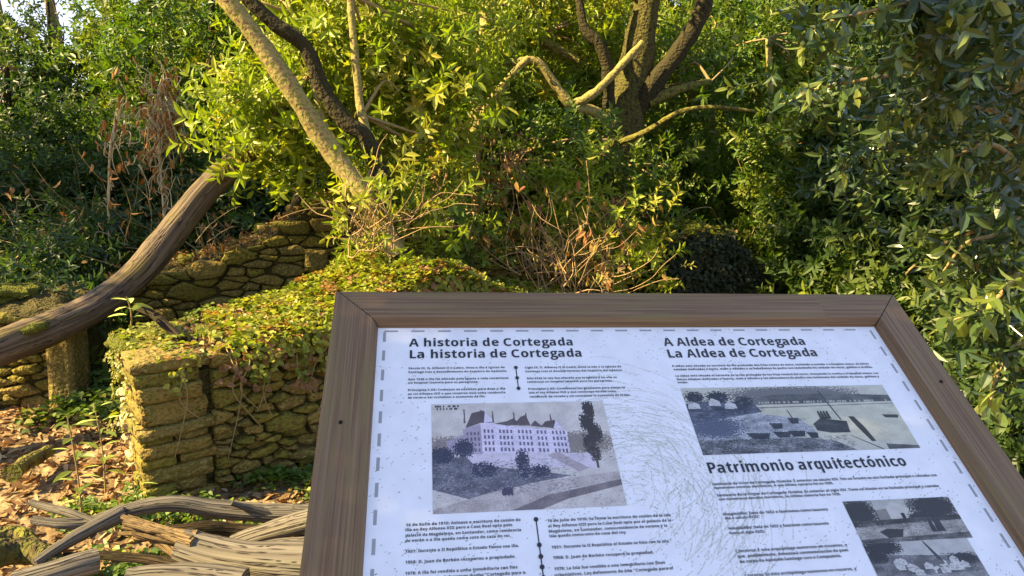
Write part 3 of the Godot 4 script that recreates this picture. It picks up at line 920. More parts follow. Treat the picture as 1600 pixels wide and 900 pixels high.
	tree("shade_tree", "leafy tree outside the picture, farther left, dappling the doorway", "tree", [
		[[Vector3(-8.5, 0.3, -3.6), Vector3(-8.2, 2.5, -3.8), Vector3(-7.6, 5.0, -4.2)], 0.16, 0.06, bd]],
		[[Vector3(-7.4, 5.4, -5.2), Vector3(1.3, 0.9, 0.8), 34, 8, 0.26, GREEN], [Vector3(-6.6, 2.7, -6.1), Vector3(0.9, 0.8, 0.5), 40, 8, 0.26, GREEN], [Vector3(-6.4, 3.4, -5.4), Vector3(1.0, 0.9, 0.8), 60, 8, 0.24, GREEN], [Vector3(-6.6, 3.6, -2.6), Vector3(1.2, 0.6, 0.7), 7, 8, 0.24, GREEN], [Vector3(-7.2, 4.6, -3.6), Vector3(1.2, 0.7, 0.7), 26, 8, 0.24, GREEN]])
	hanging_laurel()
	# dead creepers and stems
	dead_creeper("tall dead creeper column with pale tangled top and brown leaves", Vector3(-3.1848, 0.6109, -5.8376), [Vector3(-3.2327, 0.9569, -5.9049), Vector3(-3.2849, 1.4187, -5.9946), Vector3(-3.3092, 1.7656, -6.0620), Vector3(-3.2972, 2.0847, -6.1241)], 0.13, 130)
	dead_creeper("thinner dead creeper with drooping brown leaves, left of the tall one", Vector3(-3.3313, 0.2474, -5.2576), [Vector3(-3.4006, 0.6693, -5.3396), Vector3(-3.4286, 1.1457, -5.4322), Vector3(-3.4224, 1.5702, -5.5147), Vector3(-3.3466, 1.8646, -5.5719)], 0.1, 26)
	tangle("dry_vine", "pale dry vines twisted round the laurel's foot", "vine", Vector3(-0.7691, 0.9702, -3.5135), Vector3(0.3, 0.5, 0.25), 50, 1.2, 0.0035, M.dry)
	tangle("dry_vine", "brown dry creeper curtain round the forked tree's trunk", "vine", Vector3(-0.3778, 1.0046, -5.5066), Vector3(0.6, 0.7, 0.3), 90, 1.0, 0.005, M.dry, 2, [Color(0.25, 0.12, 0.04), Color(0.32, 0.2, 0.08)])
	tangle("briar", "reddish bare briar stems tangled above the board's top rail", "briar", Vector3(0.4613, 0.5932, -4.5098), Vector3(0.9, 0.7, 0.5), 70, 1.0, 0.004, M.dry, 2, [Color(0.16, 0.2, 0.03), Color(0.26, 0.12, 0.05)])
	tangle("briar", "pale upright briar stems sprouting just behind the board's top rail", "briar", Vector3(0.3052, 0.6267, -4.1089), Vector3(0.25, 0.6, 0.2), 26, 2.0, 0.004, M.dry)
	tangle("briar", "brown twig thicket on the bank behind the fallen trunk", "briar", Vector3(-3.3059, 0.4262, -5.4961), Vector3(1.6, 1.0, 0.6), 60, 0.6, 0.004, M.twig, 1, [Color(0.2, 0.1, 0.04), Color(0.28, 0.17, 0.07)])
	tangle("briar", "thin grey stems below the crooked sapling", "briar", Vector3(2.6110, 0.6842, -6.3612), Vector3(1.2, 0.9, 0.5), 40, 0.6, 0.006, M.twig)
	var c := Vector3(-0.3775, 1.0042, -4.2841)
	shrub("small dark ivy bush with crowded leaves beside the ivy-topped mound", c, [[c, Vector3(0.16, 0.24, 0.16), 18, 8, 0.13, GREEN], [Vector3(-0.6381, 1.1358, -3.9022), Vector3(0.2, 0.16, 0.2), 12, 8, 0.13, SUNNY]], bd)

func dead_creeper(label: String, foot: Vector3, pts: Array, wide: float, n: int) -> void:
	var o := thing("dead_creeper", label, "creeper", foot)
	var back := Transform3D(Basis.IDENTITY, -foot)
	part("stem", limb([foot] + pts, 0.014, 0.008, 7, 0.4), M.straw, o, back)
	var d := arrays_new()
	var lv := cloud_new()
	for k in n:
		var i := rng.randi() % (pts.size() - 1)
		var p: Vector3 = pts[i].lerp(pts[i + 1], rng.randf())
		if k < n / 2: p = pts[-1] + Vector3(rr(-1, 1) * wide, -rr(0, 0.5), rr(-1, 1) * wide * 0.6)
		var q := p + Vector3(rr(-1, 1) * wide, rr(-0.25, 0.25), rr(-1, 1) * wide)
		tube(d, [p, p.lerp(q, 0.5) + rdir() * 0.07, q, q + Vector3(rr(-0.05, 0.05), -rr(0.02, 0.15), 0)], 0.006, 0.003, 4, 0.1, 3)
		for s in 3:
			if rng.randf() < 0.5:
				lv.t.append(Transform3D(toward(Vector3(rr(-0.5, 0.5), -1, rr(-0.5, 0.5)), rr(0, 6)).scaled(Vector3.ONE * rr(0.05, 0.1)), q + rdir() * 0.06))
				lv.c.append(tint([Color(0.3, 0.13, 0.03), Color(0.4, 0.22, 0.07)]))
	part("tendrils", arrays_mesh(d), M.straw, o, back).set_meta("kind", "stuff")
	var c := commit_cloud(lv, dry_leaf, M.dead, "dry_leaves", o)
	c.position = -foot
	c.set_meta("kind", "stuff")

# the laurel at the right edge whose big leaves hang into the picture
func hanging_laurel() -> void:
	var foot := Vector3(3.0, 0, -3.1)
	var o := thing("laurel_tree", "near laurel at the right edge with large drooping leaves", "tree", foot)
	var back := Transform3D(Basis.IDENTITY, -foot)
	var trunk := [foot, Vector3(2.6829, 1.0773, -3.1777), Vector3(2.4571, 1.7554, -3.2077), Vector3(2.3701, 2.0492, -3.2138), Vector3(2.2927, 2.2746, -3.2067), Vector3(2.1809, 2.6648, -3.2316)]
	part("trunk", limb(trunk, 0.1, 0.06, 10, 0.15), M.bark_yellow, o, back)
	var mats := [plain_leaf(lin(0.03, 0.062, 0.028), 0.3, lin(0.5, 0.6, 0.2)), plain_leaf(lin(0.045, 0.085, 0.022), 0.32, lin(0.6, 0.7, 0.2)), plain_leaf(lin(0.07, 0.11, 0.02), 0.35, lin(0.8, 0.9, 0.25)), plain_leaf(lin(0.14, 0.17, 0.025), 0.4, lin(0.85, 0.9, 0.25)), plain_leaf(lin(0.25, 0.13, 0.03), 0.6, lin(0.6, 0.35, 0.1))]
	var boughs := [
		[Vector3(2.1097, 2.4110, -2.9276), Vector3(1.5918, 2.1820, -2.5775), Vector3(1.3202, 2.1012, -2.4599), Vector3(1.1161, 2.0485, -2.5006)],
		[Vector3(2.3270, 2.1580, -3.1840), Vector3(1.9369, 2.1185, -2.7689), Vector3(1.6457, 2.0188, -2.5458), Vector3(1.4804, 1.9424, -2.5309)],
		[Vector3(2.4509, 1.7552, -3.2076), Vector3(1.9699, 1.7961, -2.8081), Vector3(1.6872, 1.8289, -2.7126), Vector3(1.5401, 1.7281, -2.7949)],
		[Vector3(2.5239, 1.4533, -3.1489), Vector3(1.9544, 1.6339, -2.6747), Vector3(1.7303, 1.5990, -2.5660), Vector3(1.6463, 1.5210, -2.6527)],
		[Vector3(2.3701, 2.0492, -3.2138), Vector3(1.9125, 1.9962, -3.1526), Vector3(1.5758, 1.9378, -3.2431), Vector3(1.3830, 1.8910, -3.4378)],
		[Vector3(2.5646, 1.4525, -3.1997), Vector3(2.1457, 1.2881, -2.8112), Vector3(1.9798, 1.2273, -2.7994), Vector3(1.9397, 1.0713, -2.8709)],
		[Vector3(2.6028, 1.2682, -3.1639), Vector3(2.1037, 1.0847, -2.6698), Vector3(1.9256, 0.9944, -2.5504), Vector3(1.7975, 0.9389, -2.5396)],
		[Vector3(2.4509, 1.7552, -3.2076), Vector3(2.1474, 1.7187, -3.3024), Vector3(1.8774, 1.6181, -3.4866), Vector3(1.7615, 1.5124, -3.5679)],
		[Vector3(2.6829, 1.0773, -3.1777), Vector3(2.1653, 0.8747, -2.6290), Vector3(1.9868, 0.7412, -2.5012), Vector3(1.9533, 0.5868, -2.4712)],
		[Vector3(2.3270, 2.1580, -3.1840), Vector3(1.8098, 2.1666, -2.6764), Vector3(1.6350, 2.1313, -2.3639), Vector3(1.4712, 2.0492, -2.2970)],
	]
	var rest := cloud_new()
	for b in boughs:
		var bough := part("bough", limb(b, 0.016, 0.004, 6, 0.1), M.twig, o, back)
		var path := smooth_path(b, 10)
		for k in 29:
			var f := 0.28 + 0.72 * k / 28.0
			var p: Vector3 = path[int(f * (path.size() - 1))] + rdir() * 0.05
			var dir := Vector3(rr(-0.7, 0.5), rr(-1.0, -0.1), rr(-0.6, 0.6)).normalized()
			var m: Material = mats[[0, 0, 1, 1, 1, 2, 2, 3][rng.randi() % 8]] if rng.randf() > 0.02 else mats[4]
			part("leaf", leaf_mesh, m, bough, Transform3D((Basis(dir, rr(-0.9, 0.9)) * leaf_basis(dir)).scaled(Vector3.ONE * rr(0.08, 0.125)), p))
		for k in 46:
			var f := rr(0.0, 1.0)
			var p: Vector3 = path[int(f * (path.size() - 1))] + rdir() * rr(0.05, 0.28)
			rest.t.append(Transform3D(toward(rdir() + Vector3(0, -0.4, 0), rr(0, 6)).scaled(Vector3.ONE * rr(0.13, 0.2)), p))
			rest.c.append(tint([Color(0.028, 0.06, 0.02), Color(0.06, 0.1, 0.025), Color(0.12, 0.16, 0.03)]))
	var c := commit_cloud(rest, sprig, M.leaf_shiny, "crown", o)
	c.position = -foot
	c.set_meta("kind", "stuff")

func build_litter_and_ivy() -> void:
	# fallen leaves on the ground
	var d := cloud_new()
	for k in 15000:
		var x := rr(-5.2, 1.6)
		var z := rr(-7.5, -1.3)
		if k % 2 == 0:
			x = rr(-3.2, 0.2)
			z = rr(-4.2, -1.5)
		var n := Vector3(rr(-0.4, 0.4), 1, rr(-0.4, 0.4)).normalized()
		var b := Basis(n, rr(0, TAU)) * Basis(Vector3.RIGHT, -PI / 2 + rr(-0.3, 0.3))
		d.t.append(Transform3D(b.scaled(Vector3.ONE * rr(0.03, 0.075)), Vector3(x, ground_y(x, z) + rr(0.004, 0.02), z)))
		d.c.append(tint([Color(0.12, 0.065, 0.028), Color(0.34, 0.23, 0.12), Color(0.42, 0.32, 0.19)]))
	var o := commit_cloud(d, dry_leaf, M.dead, "leaf_litter", self)
	tag(o, "fallen brown leaves strewn over the woodland floor", "leaf litter", "", "stuff")
	# leaves and twigs lying on the far wall
	d = cloud_new()
	var far_wall := Transform3D(Basis(Vector3.UP, deg_to_rad(19.4)), Vector3(-2.694, 0, -4.5236))
	for k in 1500:
		var x := rr(-0.2, 3.4)
		var b := Basis(Vector3.UP, rr(0, TAU)) * Basis(Vector3.RIGHT, -PI / 2 + rr(-0.6, 0.6))
		d.t.append(Transform3D(b.scaled(Vector3(0.5, 1, 1) * rr(0.04, 0.1)), far_wall * Vector3(x, profile(back_tops, x) + rr(-0.02, 0.05), rr(-0.6, 0.03))))
		d.c.append(tint([Color(0.15, 0.08, 0.03), Color(0.36, 0.25, 0.12), Color(0.1, 0.12, 0.02)]))
	var near_top := Transform3D(Basis(Vector3.UP, deg_to_rad(40)), Vector3(-1.51, 0, -2.49))
	for k in 700:
		var x := rr(-0.02, 0.7)
		var b := Basis(Vector3.UP, rr(0, TAU)) * Basis(Vector3.RIGHT, -PI / 2 + rr(-0.5, 0.5))
		d.t.append(Transform3D(b.scaled(Vector3(0.5, 1, 1) * rr(0.03, 0.07)), near_top * Vector3(x, profile(front_tops, x) + rr(-0.02, 0.02), rr(-0.68, 0.0))))
		d.c.append(tint([Color(0.12, 0.08, 0.05), Color(0.34, 0.28, 0.2), Color(0.12, 0.14, 0.03)]))
	o = commit_cloud(d, dry_leaf, M.dead, "wall_litter", self)
	tag(o, "dry leaves and twigs lying along both walls' tops", "leaf litter", "", "stuff")
	# ivy over the near wall's top, hanging over its face
	d = cloud_new()
	var near_wall := Transform3D(Basis(Vector3.UP, deg_to_rad(40)), Vector3(-1.51, 0, -2.49))
	for k in 3600:
		var x := rr(0.0, 2.6) if k % 3 else rr(0.9, 1.9)
		if x < 0.4 and rng.randf() < 0.88: continue
		var h := profile(front_tops, x)
		var p := Vector3(x, h + rr(0.0, 0.04 + 0.05 * clampf(x - 0.4, 0, 1)), rr(-0.7, 0.05))
		var tip := 0.0
		if rng.randf() < 0.16:
			var drop := pow(rng.randf(), 2.2) * (0.1 + 0.18 * absf(noise.get_noise_1d(x * 3.0)) * 3.0)
			p = Vector3(x, h - drop, rr(0.01, 0.07))
			tip = 1.1
		var b := Basis(Vector3.RIGHT, tip + rr(-0.4, 0.4)) * Basis(Vector3.UP, rr(0, TAU))
		d.t.append(Transform3D(near_wall.basis * b.scaled(Vector3.ONE * rr(0.05, 0.1)), near_wall * p))
		d.c.append(tint([Color(0.14, 0.2, 0.016), Color(0.36, 0.34, 0.045), Color(0.3, 0.15, 0.06)]))
	for k in 90:                                   # on the corner and down the sunny end
		var p := Vector3(rr(-0.04, 0.02), rr(0.1, 0.62), rr(-0.7, 0.0))
		if p.y < 0.45 and rng.randf() < 0.6: continue
		var b := Basis(Vector3.BACK, 1.2) * Basis(Vector3.UP, rr(0, TAU))
		d.t.append(Transform3D(near_wall.basis * b.scaled(Vector3.ONE * rr(0.04, 0.07)), near_wall * p))
		d.c.append(tint([Color(0.1, 0.14, 0.02), Color(0.24, 0.22, 0.05)]))
	o = commit_cloud(d, ivy_sprig, M.ivy, "ivy_carpet", self)
	tag(o, "sunlit ivy carpet over the top of the low wall", "ivy", "", "stuff")
	# ivy and weeds on the floor of the house and round the logs
	d = cloud_new()
	for k in 4200:
		var x := rr(-2.6, 3.6)
		var z := rr(-6.6, -3.2)
		var q := near_wall.affine_inverse() * Vector3(x, 0, z)
		if q.z > -0.7: continue
		d.t.append(Transform3D(Basis(Vector3.UP, rr(0, TAU)).scaled(Vector3.ONE * rr(0.09, 0.16)), Vector3(x, ground_y(x, z) + rr(0.0, 0.12), z)))
		d.c.append(tint(GREEN))
	for k in 300:
		var c: Vector3 = [Vector3(-1.35, 0, -2.0), Vector3(-0.9, 0, -2.3), Vector3(-1.5, 0, -2.4), Vector3(-0.95, 0, -2.75)][k % 4]
		var x := c.x + rng.randfn(0, 0.16)
		var z := c.z + rng.randfn(0, 0.08)
		d.t.append(Transform3D(Basis(Vector3.UP, rr(0, TAU)).scaled(Vector3.ONE * rr(0.05, 0.09)), Vector3(x, ground_y(x, z) + rr(0.0, 0.05), z)))
		d.c.append(tint(GREEN))
	o = commit_cloud(d, ivy_sprig, M.ivy, "ground_ivy", self)
	tag(o, "green ivy spreading over the ground between the walls and logs", "ivy", "", "stuff")
	# vines trailing down the face
	for k in 14:
		var x := rr(0.1, 1.0)
		var h := profile(front_tops, x)
		var pts := [Vector3(x, h + 0.02, -0.05), Vector3(x + rr(-0.03, 0.03), h - 0.05, 0.05), Vector3(x + rr(-0.06, 0.06), h - rr(0.12, 0.2), 0.045), Vector3(x + rr(-0.12, 0.12), h - rr(0.25, 0.5), 0.04)]
		var v := part(numbered("trailing_vine"), limb(pts, 0.0035, 0.002, 5, 0.1), M.twig, self, near_wall)
		tag(v, "thin trailing vine stem hanging down the low wall's face", "vine", "vines hanging down the low wall")
	# seedlings in the sun by the wall's corner
	seedling("tall seedling with pointed leaves in the sunny patch before the wall end", Vector3(-1.6402, 0.0200, -2.2597), 0.5, 15)
	seedling("small seedling at the foot of the wall's sunlit corner", Vector3(-1.5271, 0.0200, -2.4311), 0.16, 7)
	seedling("weedy seedling against the wall end, half way along", Vector3(-1.7507, 0.0200, -2.5740), 0.42, 14)
	seedling("little plant growing on the mossy wall corner", Vector3(-1.7481, 0.7081, -2.8513), 0.14, 8)

func seedling(label: String, at: Vector3, h: float, n: int) -> void:
	var o := thing("seedling", label, "seedling", at)
	part("stem", limb([Vector3.ZERO, Vector3(0.01, h * 0.5, 0.01), Vector3(0.0, h, 0.02)], 0.004, 0.002, 5, 0.1), M.twig, o)
	var lm := plain_leaf(lin(0.07, 0.13, 0.02), 0.4, lin(0.8, 0.95, 0.25))
	for k in n:
		var a := k * 2.4
		var dir := Vector3(cos(a), rr(-0.3, 0.5), sin(a)).normalized()
		part("leaf", leaf_mesh, lm, o, Transform3D((Basis(dir, rr(-0.4, 0.4)) * leaf_basis(dir)).scaled(Vector3.ONE * rr(0.05, 0.09)), Vector3(0, h * (0.25 + 0.75 * k / n), 0) + dir * 0.015))

# ------------------------------------------------------------------ fallen timber
func log_thing(called: String, label: String, pts: Array, r0: float, r1: float, m: Material, sides := 12, wob := 0.14, vs := 1.0) -> Node3D:
	var base: Vector3 = pts[0]
	var o := thing(called, label, "log", base)
	var rel := []
	for p in pts: rel.append(p - base)
	part("wood", limb(rel, r0, r1, sides, wob, 8, true, vs), m, o)
	return o

func build_logs() -> void:
	var o := log_thing("fallen_trunk", "long bare fallen trunk slanting across the doorway up into the leaves", [Vector3(-3.7176, 0.0300, -2.8433), Vector3(-3.0243, 0.3227, -2.7254), Vector3(-2.7896, 0.4163, -2.8964), Vector3(-2.5876, 0.4927, -3.1150), Vector3(-2.5107, 0.5314, -3.3772), Vector3(-2.3998, 0.6085, -3.5960), Vector3(-2.2831, 0.7605, -3.8292), Vector3(-2.1418, 1.0057, -3.9992), Vector3(-1.9886, 1.2524, -4.1286), Vector3(-1.8324, 1.4269, -4.2135), Vector3(-1.6728, 1.6304, -4.3039), Vector3(-1.5483, 1.8504, -4.4486)], 0.098, 0.08, M.fallen, 16, 0.08, 0.6)
	part("moss_cushion", block(Vector3(0.22, 0.04, 0.1), 6, 0.8, 0.25), M.moss, o, Transform3D(Basis(Vector3.BACK, 0.35), Vector3(-2.5137, 0.5603, -3.1995) - o.position + Vector3(0, 0.0, 0)))
	var s := log_thing("branch_stub", "cut grey branch stub lying on the mossy wall corner", [Vector3(-1.7799, 0.7661, -2.9644), Vector3(-1.6745, 0.7454, -2.9095), Vector3(-1.5615, 0.6914, -2.8480), Vector3(-1.4943, 0.6555, -2.8105)], 0.018, 0.022, M.darkwood, 10)
	# the heap before the wall
	o = log_thing("driftwood_branch", "long forked grey branch lying topmost across the log heap", [Vector3(-1.5575, 0.2873, -1.9240), Vector3(-1.4660, 0.2780, -1.9222), Vector3(-1.3902, 0.2705, -1.9512), Vector3(-1.3019, 0.2892, -1.9854), Vector3(-1.2157, 0.2948, -2.0273), Vector3(-1.1356, 0.2863, -2.0562), Vector3(-1.0430, 0.2559, -2.0809), Vector3(-0.8984, 0.2238, -2.1154), Vector3(-0.7251, 0.2061, -2.1527), Vector3(-0.4494, 0.1872, -2.1897)], 0.014, 0.042, M.driftwood, 12, 0.16, 1.2)
	part("fork", limb([Vector3(-1.2957, 0.2905, -1.9755) - o.position, Vector3(-1.3364, 0.2854, -1.9032) - o.position, Vector3(-1.3844, 0.2726, -1.8192) - o.position, Vector3(-1.4221, 0.2547, -1.7444) - o.position], 0.032, 0.014, 10, 0.15, 6, true), M.driftwood, o)
	part("fork", limb([Vector3(-1.3622, 0.2727, -1.9415) - o.position, Vector3(-1.4625, 0.2900, -1.9652) - o.position, Vector3(-1.5672, 0.2844, -2.0049) - o.position, Vector3(-1.6420, 0.2886, -2.0261) - o.position], 0.016, 0.012, 9, 0.15, 6, true), M.driftwood, o)
	part("fork", limb([Vector3(-0.8088, 0.2124, -2.1233) - o.position, Vector3(-0.8911, 0.2461, -2.0993) - o.position, Vector3(-0.9623, 0.2893, -2.0670) - o.position], 0.022, 0.008, 9, 0.15, 6, true), M.driftwood, o)
	o = log_thing("split_log", "thick grey log with a splintered tan broken end, in the log heap", [Vector3(-0.9908, 0.3058, -1.7849), Vector3(-0.8764, 0.2847, -1.7706), Vector3(-0.7108, 0.2795, -1.7493), Vector3(-0.5155, 0.2768, -1.7487)], 0.05, 0.07, M.driftwood, 14, 0.12, 1.2)
	for k in 16:                                     # the torn fibres
		var a := Vector3(-0.9563, 0.3129, -1.7761) - o.position + Vector3(rr(-0.02, 0.02), rr(-0.035, 0.035), rr(-0.03, 0.03))
		var b := Vector3(-1.2018, 0.3732, -1.8184) - o.position + Vector3(rr(0.0, 0.06), rr(-0.06, 0.005), rr(-0.03, 0.03))
		part("splinter", limb([a, a.lerp(b, 0.5) + rdir() * 0.006, b], rr(0.01, 0.018), rr(0.003, 0.012), 5, 0.2, 4, true, 2.0), M.splinter, o)
	log_thing("driftwood_log", "grey log end leaning up to the right against the board's post", [Vector3(-0.9251, 0.1836, -1.9853), Vector3(-0.8275, 0.2216, -1.9927), Vector3(-0.6905, 0.2741, -1.9825), Vector3(-0.5344, 0.3266, -1.9723)], 0.03, 0.04, M.driftwood, 12, 0.14, 1.4)
	log_thing("driftwood_log", "dark shaded log beneath the topmost branch", [Vector3(-1.2481, 0.1263, -2.1270), Vector3(-1.1193, 0.1190, -2.1765), Vector3(-0.9830, 0.0838, -2.2206), Vector3(-0.7496, 0.0678, -2.2175)], 0.022, 0.035, M.darkwood, 10)
	log_thing("driftwood_log", "short pale cut log with a mossy back at the bottom of the heap", [Vector3(-1.3124, 0.3404, -1.5268), Vector3(-1.2559, 0.3424, -1.5679), Vector3(-1.2044, 0.3437, -1.6089), Vector3(-1.1637, 0.3384, -1.6486)], 0.036, 0.036, M.driftwood, 14, 0.08, 1.5)
	log_thing("driftwood_log", "thin dark stick running behind the pale cut log", [Vector3(-1.3830, 0.2330, -1.8115), Vector3(-1.2620, 0.2412, -1.8131), Vector3(-1.1092, 0.2467, -1.7938), Vector3(-0.9638, 0.2611, -1.7457)], 0.012, 0.018, M.darkwood, 9)
	log_thing("driftwood_log", "weathered round log below the splintered one at the bottom edge", [Vector3(-1.0502, 0.3155, -1.6034), Vector3(-0.9167, 0.3163, -1.6240), Vector3(-0.7339, 0.2959, -1.6200)], 0.03, 0.045, M.driftwood, 12, 0.14, 1.4)
	log_thing("driftwood_log", "grey log just under the leaning one, beside the board's post", [Vector3(-0.8842, 0.2305, -1.8722), Vector3(-0.7672, 0.2351, -1.8934), Vector3(-0.5634, 0.2512, -1.9169)], 0.02, 0.028, M.driftwood, 10, 0.14, 1.4)
	log_thing("mossy_log", "small mossy rotten log on the litter near the left edge", [Vector3(-2.1206, 0.1126, -2.5318), Vector3(-2.1601, 0.0965, -2.6815), Vector3(-2.1672, 0.0845, -2.8319)], 0.04, 0.025, M.bark_mossy, 10, 0.25)
	var r := log_thing("mossy_root", "thick mossy root hump in the bottom left corner", [Vector3(-1.6026, 0.2417, -1.6910), Vector3(-1.5893, 0.2418, -1.7929), Vector3(-1.5270, 0.2260, -1.8407), Vector3(-1.4084, 0.2206, -1.7887), Vector3(-1.3131, 0.2106, -1.7359)], 0.07, 0.03, M.bark_oak, 14, 0.3)
	part("root", limb([Vector3(-1.6911, 0.2152, -1.8896) - r.position, Vector3(-1.6243, 0.1989, -1.9373) - r.position, Vector3(-1.5009, 0.1847, -1.8836) - r.position], 0.05, 0.02, 10, 0.3), M.bark_mossy, r)
	for k in 12:
		var p := Vector3(rr(-2.6, -0.7), 0, rr(-3.3, -1.7))
		p.y = ground_y(p.x, p.z) + 0.015
		var a := rr(0, TAU)
		var q := p + Vector3(cos(a), 0.03, sin(a)) * rr(0.1, 0.35)
		var t := part(numbered("stick"), limb([Vector3.ZERO, (q - p) * 0.5 + Vector3(0, rr(0, 0.02), 0), q - p], 0.006, 0.003, 5, 0.2), M.twig, self, Transform3D(Basis.IDENTITY, p))
		tag(t, "thin dry stick lying on the litter before the walls", "stick", "sticks on the litter")

# ------------------------------------------------------------------ information board
var INK := Color(0.1, 0.1, 0.13)

# a rail with mitred ends: its outer edge from a to b, w wide, chamfered inner edge; x along, y across (inward), z out
func rail(length: float, w: float, thick: float, drop: float) -> ArrayMesh:
	var d := arrays_new()
	var c := 0.006
	# section: y inward, z out
	var sec := [Vector2(0, -thick), Vector2(0, -c), Vector2(c, 0), Vector2(w - c, 0), Vector2(w + 0.001, -c), Vector2(w + 0.007, -drop - 0.004), Vector2(w + 0.007, -thick)]
	var cuts := 10
	for k in sec.size() - 1:
		var a: Vector2 = sec[k]
		var b: Vector2 = sec[k + 1]
		var e := b - a
		var n := Vector3(0, -e.y, e.x).normalized()
		var base: int = d.v.size()
		for s in cuts + 1:
			var f := float(s) / cuts
			for q in [a, b]:
				var x := lerpf(q.x + 0.0011, length - q.x - 0.0011, f)
				d.v.append(Vector3(x, -q.x, q.y))
				d.n.append(Vector3(0, -n.y, n.z) if false else Vector3(0, e.y, e.x).normalized())
				d.uv.append(Vector2((q.x + (0.0 if q.y > -0.01 else -q.y)) / 0.2, x))
		for s in cuts:
			var i := base + s * 2
			d.i.append_array(PackedInt32Array([i, i + 2, i + 1, i + 1, i + 2, i + 3]))
	for e in 2:                                     # mitre faces
		var base: int = d.v.size()
		for q in sec:
			d.v.append(Vector3(q.x + 0.0011 if e == 0 else length - q.x - 0.0011, -q.x, q.y))
			d.n.append(Vector3(-0.7 if e == 0 else 0.7, -0.7, 0))
			d.uv.append(q * 3.0)
		for k in range(1, sec.size() - 1):
			d.i.append_array(PackedInt32Array([base, base + k, base + k + 1]))
	return arrays_mesh(d)

func text_line(panel: Node3D, bold: String, rest: String, a: Vector2, b: Vector2, tall := 0.9, heavy := false) -> void:
	var x := 0.0
	var y := -(a.y + b.y) * 0.5
	var total := 0.0
	var meshes := []
	for k in 2:
		var s: String = bold if k == 0 else rest
		if s == "": continue
		var fnt := SystemFont.new()
		fnt.font_names = PackedStringArray(["Droid Sans"])
		fnt.font_weight = 700
		var tm := TextMesh.new()
		tm.font = fnt
		tm.font_size = 32
		tm.pixel_size = 0.001
		tm.depth = 0.0
		tm.curve_step = 0.5 if heavy else 1.6
		tm.horizontal_alignment = HORIZONTAL_ALIGNMENT_LEFT
		tm.vertical_alignment = VERTICAL_ALIGNMENT_TOP
		tm.text = s
		var w := fnt.get_string_size(s + " ", HORIZONTAL_ALIGNMENT_LEFT, -1, 32).x * 0.001
		meshes.append([tm, w, fnt.get_ascent(32) * 0.001])
		total += w
	var k := (b.x - a.x) / (total - 0.008)
	for e in meshes:
		var sy: float = k * tall
		part("text_line", e[0], M.ink, panel, Transform3D(Basis.from_scale(Vector3(k, sy, k)), Vector3(a.x + x * k, y + e[2] * sy, 0.0008)))
		x += e[1]

func fill_poly(im: Image, pts: Array, c: Color, grit := 0.03) -> void:
	var w := im.get_width()
	var h := im.get_height()
	var p := PackedVector2Array()
	for q in pts: p.append(Vector2(q[0] * w, q[1] * h))
	var lo := 1e9
	var hi := -1e9
	for q in p:
		lo = minf(lo, q.y)
		hi = maxf(hi, q.y)
	for y in range(maxi(0, int(lo)), mini(h, int(hi) + 1)):
		var xs := []
		for k in p.size():
			var a := p[k]
			var b := p[(k + 1) % p.size()]
			if (a.y <= y + 0.5) != (b.y <= y + 0.5):
				xs.append(a.x + (b.x - a.x) * (y + 0.5 - a.y) / (b.y - a.y))
		xs.sort()
		for k in range(0, xs.size() - 1, 2):
			for x in range(maxi(0, int(xs[k])), mini(w, int(xs[k + 1]) + 1)):
				var g := (noise.get_noise_2d(x * 0.013, y * 0.02) * 1.6 + noise.get_noise_2d(x * 0.22, y * 0.3) * 2.4 + rr(-0.8, 0.8)) * grit
				im.set_pixel(x, y, Color(c.r + g, c.g + g, c.b + g))

# a ragged dark mass (foliage, hill) as print
func fill_mass(im: Image, cx: float, cy: float, rx: float, ry: float, c: Color, cut := 0.1) -> void:
	var w := im.get_width()
	var h := im.get_height()
	for y in range(maxi(0, int((cy - ry) * h)), mini(h, int((cy + ry) * h))):
		for x in range(maxi(0, int((cx - rx) * w)), mini(w, int((cx + rx) * w))):
			var q := Vector2((float(x) / w - cx) / rx, (float(y) / h - cy) / ry)
			var g := noise.get_noise_2d(x * 0.13, y * 0.13)
			if q.length() + g * 0.7 < 1.0 - cut:
				var k := noise.get_noise_2d(x * 0.35 + 50.0, y * 0.35) * 0.16
				im.set_pixel(x, y, Color(c.r + k, c.g + k, c.b + k))

# short pen-like strokes that break a printed area up
func strokes(im: Image, x0: float, y0: float, x1: float, y1: float, n: int, slope: float, c: Color) -> void:
	var w := im.get_width()
	var h := im.get_height()
	for k in n:
		var x := rr(x0, x1) * w
		var y := rr(y0, y1) * h
		if noise.get_noise_2d(x * 0.03 + 70.0, y * 0.04) < rr(-0.3, 0.25): continue
		var sl := slope + rr(-0.4, 0.4)
		var q := c.lerp(Color(c.r + 0.2, c.g + 0.2, c.b + 0.2), rng.randf())
		for i in 2 + rng.randi() % 8:
			var px := int(x) + i
			var py := int(y + sl * i)
			if px >= 0 and py >= 0 and px < w and py < h:
				im.set_pixel(px, py, im.get_pixel(px, py).lerp(q, 0.75))

